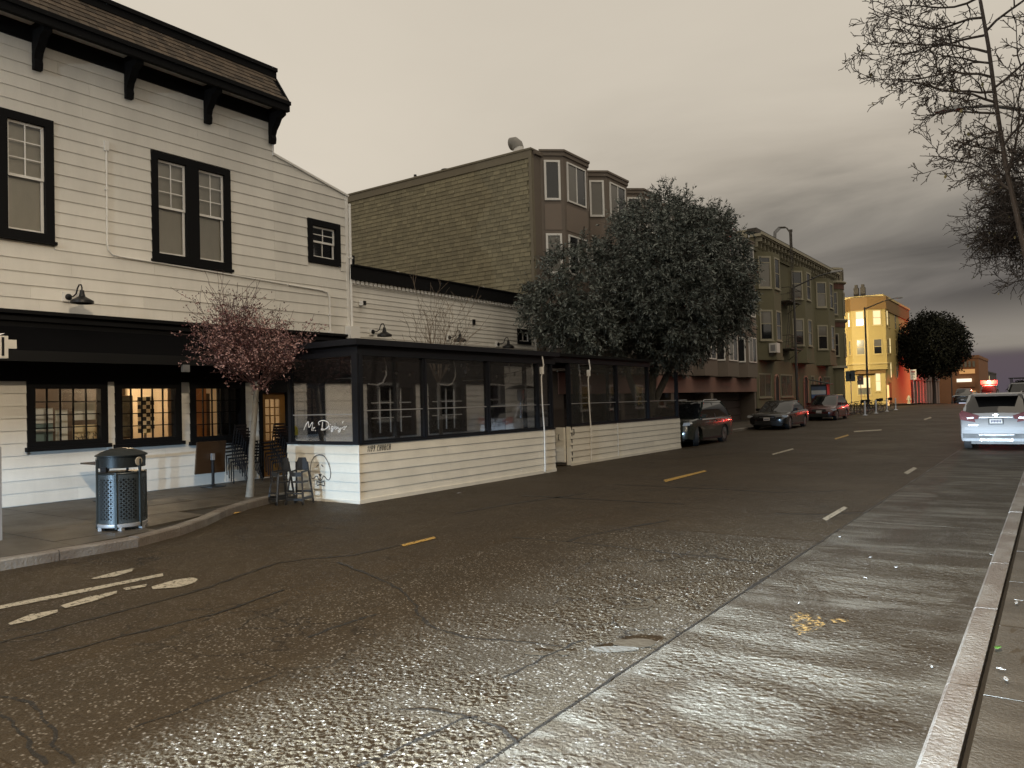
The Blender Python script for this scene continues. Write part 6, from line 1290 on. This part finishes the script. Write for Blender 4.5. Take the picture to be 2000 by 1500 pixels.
# ------------------------------------------------------------------ street lamps and signs
POLE = mat('lamp_pole_paint', (0.045, 0.043, 0.040), .5); LHEAD = mat('lamp_head', (0.22, 0.22, 0.22), .4)
def street_lamp(x, y, h, ax, label, lens=LENS):
    t = thing('street_lamp', label, 'street lamp', (x, y, gz(y)+CURB_H), 0, 'street lamps'); MB().lathe([(.18, 0), (.18, .35), (.11, .42)], n=12).build('base', POLE, t); MB().tube([(0,0,.3), (0,0,h)], .095, 10, r2=.065).build('pole', POLE, t, True)
    MB().tube([(0,0,h-.15), (ax*.3, 0, h+.12), (ax*.65, 0, h+.42), (ax, 0, h+.55)], [.05, .045, .04, .035], 8).build('arm', POLE, t, True)
    MB().add([(ax*.92, -.10, h+.50), (ax+.5*math.copysign(1, ax), -.13, h+.53), (ax+.5*math.copysign(1, ax), .13, h+.53), (ax*.92, .10, h+.50), (ax*.95, -.06, h+.62), (ax+.45*math.copysign(1, ax), -.08, h+.62), (ax+.45*math.copysign(1, ax), .08, h+.62), (ax*.95, .06, h+.62)], [(3,2,1,0),(4,5,6,7),(0,1,5,4),(1,2,6,5),(2,3,7,6),(3,0,4,7)]).build('lamp_head', LHEAD, t)
    x0, x1 = sorted((ax+.02*math.copysign(1, ax), ax+.42*math.copysign(1, ax))); box('lens', lens, t, x0, x1, -.07, .07, h+.492, h+.508); return t
street_lamp(-13.15, 49.6, 8.4, 2.4, 'unlit street lamp arching in front of the olive block'); street_lamp(-13.1, 71.6, 8.75, 2.5, 'unlit street lamp at the crossing in front of the yellow building'); street_lamp(.35, 22.3, 8.25, -2.1, 'street lamp with pale head behind the leafless branches'); street_lamp(-13.1, 138, 8.6, 2.5, 'thin street lamp far down the hill beside the brick block')
def sign(x, y, zc, w, h, m_, label, z0=None, graphic=None, ry=-.35):
    zb = gz(y)+CURB_H if z0 is None else z0; t = thing('street_sign', label, 'sign', (x, y, zb), ry); MB().tube([(0,0,0), (0,0,zc+h/2)], .03, 8).build('post', RAIL, t); MB().box(-w/2, w/2, -.045, -.035, zc-h/2, zc+h/2).build('plate', m_, t)
    if graphic: graphic(t, zc)
    return t
SGN = mat('sign_slate', (0.10, 0.13, 0.15), .4)
def arrow(t, zc): MB().prism([(-.05, -.22), (.05, -.22), (.05, .05), (.12, .05), (0, .25), (-.12, .05), (-.05, .05)], .004, (0, -.052, zc), (1,0,0), (0,0,1), (0,1,0)).build('arrow', BLKM, t)
def nopark(t, zc): MB().lathe([(.15, 0), (.15, .004)], (0, -.050, zc+.08), 18, 'y').build('ring', mat('sign_red', (0.35, 0.03, 0.03), .5), t); MB().lathe([(.09, 0), (.09, .004)], (0, -.055, zc+.08), 18, 'y').build('symbol', mat('sign_white_face', (0.6, 0.58, 0.55), .5), t)
sign(-13.0, 64.5, 2.75, .80, .80, SGN, 'slate square sign on a post in front of the yellow building', graphic=arrow); sign(-13.05, 68.5, 2.45, .55, .75, mat('sign_pinkish', (0.28, 0.24, 0.23), .5), 'small no parking sign beside the slate square sign', graphic=nopark)
def busmarks(t, zc):
    for k, (hh, ww) in enumerate(((.12, .45), (.05, .4), (.05, .42), (.05, .3), (.05, .4))): box('printed_line', BLKM if k != 0 else mat('sign_red', (0, 0, 0)), t, -ww/2, ww/2, -.052, -.046, zc+.38-k*.18-hh, zc+.38-k*.18)
sign(-13.0, 97.5, 3.25, .72, 1.15, mat('bus_sign_face', (0.62, 0.58, 0.50), .5, emit=(1, .9, .75), estr=.12), 'tall white stop sign panel on the pavement past the crossing', graphic=busmarks)
# kiosk, hydrant, posts, bicycles, cones, meter
t = thing('pavement_kiosk', 'dark kiosk with striped pale panel and tilted roof behind the maroon hatchback', 'kiosk', (-13.9, 58.5, gz(58)+CURB_H)); box('cabinet', PLAST, t, -.55, .55, -.4, .4, 0, 2.15); o = MB().box(-.75, .75, -.55, .55, 0, .05).build('roof', PLAST, t); o.location = (.1, 0, 2.3); o.rotation_euler = (0, R(14), 0)
for k, c_ in enumerate(((0.10, 0.13, 0.2), (0.55, 0.58, 0.62), (0.08, 0.16, 0.35))): box('panel_stripe', mat('kiosk_stripe_%d' % k, c_, .4), t, -.5, .5, -.42, -.40, 2.0-.28*(k+1), 2.0-.28*k)
box('red_edge', mat('kiosk_red', (0.35, 0.03, 0.03), .5), t, .551, .57, -.38, .38, .3, 2.1)
t = thing('fire_hydrant', 'pale fire hydrant on the pavement corner past the crossing', 'hydrant', (-13.1, 94.3, gz(94)+CURB_H)); HYD = mat('hydrant_paint', (0.62, 0.55, 0.38), .5); MB().lathe([(.20, 0), (.20, .06), (.14, .08), (.14, .62), (.18, .65), (.17, .75), (.08, .88), (.04, .92)], n=14).build('barrel', HYD, t, True); MB().lathe([(.07, -.24), (.07, .24)], (0, 0, .5), 10, 'x').build('outlet', HYD, t); MB().lathe([(.09, -.25), (.05, -.14)], (0, 0, .42), 10, 'y').build('nozzle', HYD, t)
DEL = mat('white_delineator', (0.62, 0.64, 0.68), .5)
for k, (y, w) in enumerate(((58.6, 'nearest the maroon hatchback'), (62.8, 'second along the bicycle corral'), (67.5, 'third along the bicycle corral'), (71.8, 'at the crossing end of the bicycle corral'))):
    t = thing('delineator_post', 'white flexible post '+w, 'bollard', (-10.95-.02*k, y, gz(y)+.002), 0, 'white posts of the bicycle corral'); MB().lathe([(.16, 0), (.15, .03), (.06, .05)], n=12).build('base', DEL, t); MB().tube([(0,0,.04), (.02, -.02, .85)], .048, 10).build('post', DEL, t); MB().lathe([(.058, .82), (.058, .98), (.02, 1.0)], n=10).build('cap', DEL, t); MB().lathe([(.052, .55), (.052, .68)], n=10).build('reflector', mat('reflector', (0.4, 0.4, 0.42), .3), t)
def bicycle(x, y, rz, label):
    t = thing('bicycle', label, 'bicycle', (x, y, gz(y)), rz, 'bicycles in the corral')
    for xw in (-.52, .52):
        w = MB(); w.tube([(xw+.335*math.cos(R(15*k)), 0, .34+.335*math.sin(R(15*k))) for k in range(25)], .017, 6, cap=False); o = w.build('wheel', TYRE, t)
        s = MB()
        for k in range(10): s.tube([(xw, 0, .34), (xw+.32*math.cos(R(36*k)), 0, .34+.32*math.sin(R(36*k)))], .004, 3)
        s.build('spokes', RIM, o)
    f = MB(); bb, hd, st = (-.08, 0, .30), (.36, 0, .80), (-.20, 0, .80)
    for a, b in ((bb, hd), (bb, st), (st, (.34, 0, .86)), (bb, (-.52, 0, .34)), (st, (-.52, 0, .34)), ((.34, 0, .90), (.52, 0, .34))): f.tube([a, b], .018, 6)
    f.build('frame', BLKM, t); MB().tube([(.30, -.28, .98), (.36, -.1, 1.0), (.36, .1, 1.0), (.30, .28, .98)], .014, 6).build('handlebar', BLKM, t); MB().tube([(-.20, 0, .78), (-.22, 0, .92)], .014, 6).build('seat_post', RIM, t); MB().prism([(-.16, 0), (.12, 0), (.14, .03), (-.16, .05)], .12, (-.22, -.06, .92), (1,0,0), (0,0,1), (0,1,0)).build('saddle', BLKM, t); box('basket', BLKM, t, .36, .62, -.14, .14, .86, 1.08)
for (x_, y, rz, w) in ((-11.6, 59.0, .55, 'nearest the kiosk'), (-11.7, 61.0, .35, 'second from the kiosk'), (-11.5, 64.2, .5, 'in the middle of the corral'), (-11.7, 66.4, .25, 'leaning over in the corral'), (-11.5, 69.3, .45, 'nearest the crossing')): bicycle(x_, y, rz, 'dark bicycle '+w)
t = thing('bike_rack', 'low dark bicycle rack along the corral kerb', 'rack', (-12.3, 58, gz(60)))
for k in range(7): MB().tube([(0, k*2.0, 0), (0, k*2.0, .7), (0, k*2.0+.2, .82), (0, k*2.0+.5, .82), (0, k*2.0+.7, .7), (0, k*2.0+.7, 0)], .03, 6).build('hoop', PLAST, t)
box('ground_rail', PLAST, t, -.04, .04, -.2, 13, 0, .03)
CONE = mat('cone_orange', (0.45, 0.07, 0.02), .6); CONW = mat('cone_band', (0.75, 0.72, 0.66), .4)
for (x_, y, w) in ((-13.3, 34.2, 'closer to the green estate'), (-13.35, 36.6, 'closer to the black sedan')):
    t = thing('traffic_cone', 'orange cone with white bands, '+w, 'cone', (x_, y, CURB_H+gz(y))); box('base', CONE, t, -.18, .18, -.18, .18, 0, .03); MB().lathe([(.13, .03), (.10, .38)], n=14).build('lower_cone', CONE, t); MB().lathe([(.10, .38), (.082, .56)], n=14).build('band', CONW, t); MB().lathe([(.082, .56), (.076, .62)], n=14).build('gap', CONE, t); MB().lathe([(.076, .62), (.055, .84)], n=14).build('band', CONW, t); MB().lathe([(.055, .84), (.03, .95)], n=14).build('tip', CONE, t)
t = thing('parking_meter', 'dark parking meter with round head between the green estate and the sedan', 'parking meter', (-13.0, 33.2, CURB_H)); MB().tube([(0,0,0), (0,0,1.0)], .03, 8).build('post', PLAST, t); box('housing', PLAST, t, -.07, .07, -.06, .06, 1.0, 1.25); MB().lathe([(.085, -.06), (.085, .06)], (0, 0, 1.3), 14, 'y').build('head', RAIL, t)
# far blocks that close the street
FARM = mat('far_facade', (0.07, 0.062, 0.055), .8, var=.15)
for k, (x0, x1, y0, y1, z1, lb) in enumerate(((-28, -15.2, 178, 215, 5.5, 'dim grey block beyond the brick block'), (-30, -15, 222, 290, 6.5, 'long dim block near the foot of the hill'), (2.5, 20, 100, 150, 6.0, 'dim block on the right side past the crossing'))):
    t = thing('far_building', lb, 'building', (x0, y0, gz(y0))); q = [box('wall', FARM, t, x0, x1, y0, y1, -6, z1), box('parapet', FARM, t, x0-.1, x1+.1, y0-.1, y1+.1, z1, z1+.4)]
    for i in range(6):
        yy = y0+2+i*(y1-y0-3)/6; xx = x1 if x1 < 0 else x0; box('window', DIMW if i % 3 else LIT, t, xx-.03, xx+.03, yy, yy+1.2, z1-2.4, z1-.8)
    adopt(t)

# houses across the street from the patio
for k, (y0, y1, z1, c_) in enumerate(((-22, -9, 7.5, (0.16, 0.14, 0.12)), (-9, 3, 6.2, (0.12, 0.13, 0.13)), (3, 14, 7.8, (0.18, 0.15, 0.11)), (14, 27, 6.6, (0.13, 0.11, 0.10)), (27, 42, 8.2, (0.15, 0.14, 0.13)), (42, 58, 7.0, (0.12, 0.12, 0.10)), (58, 72, 8.0, (0.16, 0.13, 0.10)))):
    t = thing('row_house', ('grey beige', 'slate', 'tan', 'brown', 'pale grey', 'olive grey', 'ochre')[k]+' row house on the near side of the street behind the pavement', 'house', (3.2, y0, .1), 0, 'row houses on the near side')
    hm = mat('row_house_paint_%d' % k, c_, .8, var=.08); box('wall', hm, t, 3.2, 12, y0+.02, y1-.02, 0, z1); box('cornice', hm, t, 2.85, 12.1, y0+.05, y1-.05, z1, z1+.35)
    n = int((y1-y0)/3.4)
    for i in range(n):
        yc = y0+(i+.5)*(y1-y0)/n
        for zb in (1.1, 4.2): window_on(t, (3.2, y1), (3.2, y0), y1-yc, 1.3, zb, zb+1.7, TRIMW, .1, NIGHT, split=.5)
    adopt(t)

# ------------------------------------------------------------------ lit lamps of the street
def spot(parent, loc, target, power, color, ang, blend, rad):
    l = bpy.data.lights.new('lamp_light', 'SPOT'); l.energy = power; l.color = color; l.spot_size = R(ang); l.spot_blend = blend; l.shadow_soft_size = rad
    o = bpy.data.objects.new('lamp_light', l); col.objects.link(o); o.parent = parent; o.location = loc; o.rotation_euler = (Vector(target)-Vector(loc)).to_track_quat('-Z', 'Y').to_euler(); return o
COLD = emis('cold_lamp_glow', (0.86, 0.94, 1.0), 12)
# white LED street lamp on the left kerb behind the viewer
lp = street_lamp(-12.95, -10.0, 7.6, 2.5, 'lit white street lamp on the left kerb behind the viewer', COLD)
spot(lp, (2.75, 0, 8.05), (3.0, 26.0, 3.2), 3600, (.84, .93, 1.0), 120, .5, .15)
# amber street lamp over the near pavement beside the viewer
WARML = emis('sodium_glow', (1.0, 0.72, 0.32), 12)
al = street_lamp(1.1, 1.5, 8.6, -2.4, 'lit amber street lamp on the near pavement beside the viewer', WARML)
spot(al, (-2.6, 0, 9.05), (-5.0, 1.0, 0), 5000, (1.0, .81, .57), 150, .6, .15)
# sodium street lamp on the cross street lights the yellow building
sl_ = street_lamp(-24.0, 78.5, 8.0, 2.4, 'lit amber street lamp on the side street behind the olive block', WARML)
spot(sl_, (2.6, 0, 8.4), (7.5, 14, 5.5), 12000, (1.0, .82, .50), 120, .6, .15)
# two cars waiting behind the viewer with their headlights on
def headlit(label, loc, rz, power, aim, ang, blend, tint):
    hc = car('waiting_car', label, loc, rz, GRY, 4.6, 1.82, 1.5, 2.7, .33, .95, .85, [(1.0, .95), (-1.9, 1.0)], (1.05, .2, -1.2, -1.9), detail=1)
    for s in (-1, 1):
        spot(hc, (2.40, s*.62, .60), (14, s*.62+aim[0], .60+aim[1]), power, tint, ang, blend, .012)
        box('beam_shield', PLAST, hc, 2.32, 2.66, s*.62-.14, s*.62+.14, .604, .63)  # plate added above each lamp to cut off the top of the beam
    return hc
headlit('grey car with lit headlights in the right lane just behind the viewer', (-2.15, -6.6, 0), R(89.8), 200000, (.0, -2.85), 32, .8, (.70, .86, 1.0))
headlit('grey car with lit headlights further back behind the viewer', (-6.6, -12.6, 0), R(108), 10500, (0, -1.0), 46, .5, (.50, .74, 1.0))
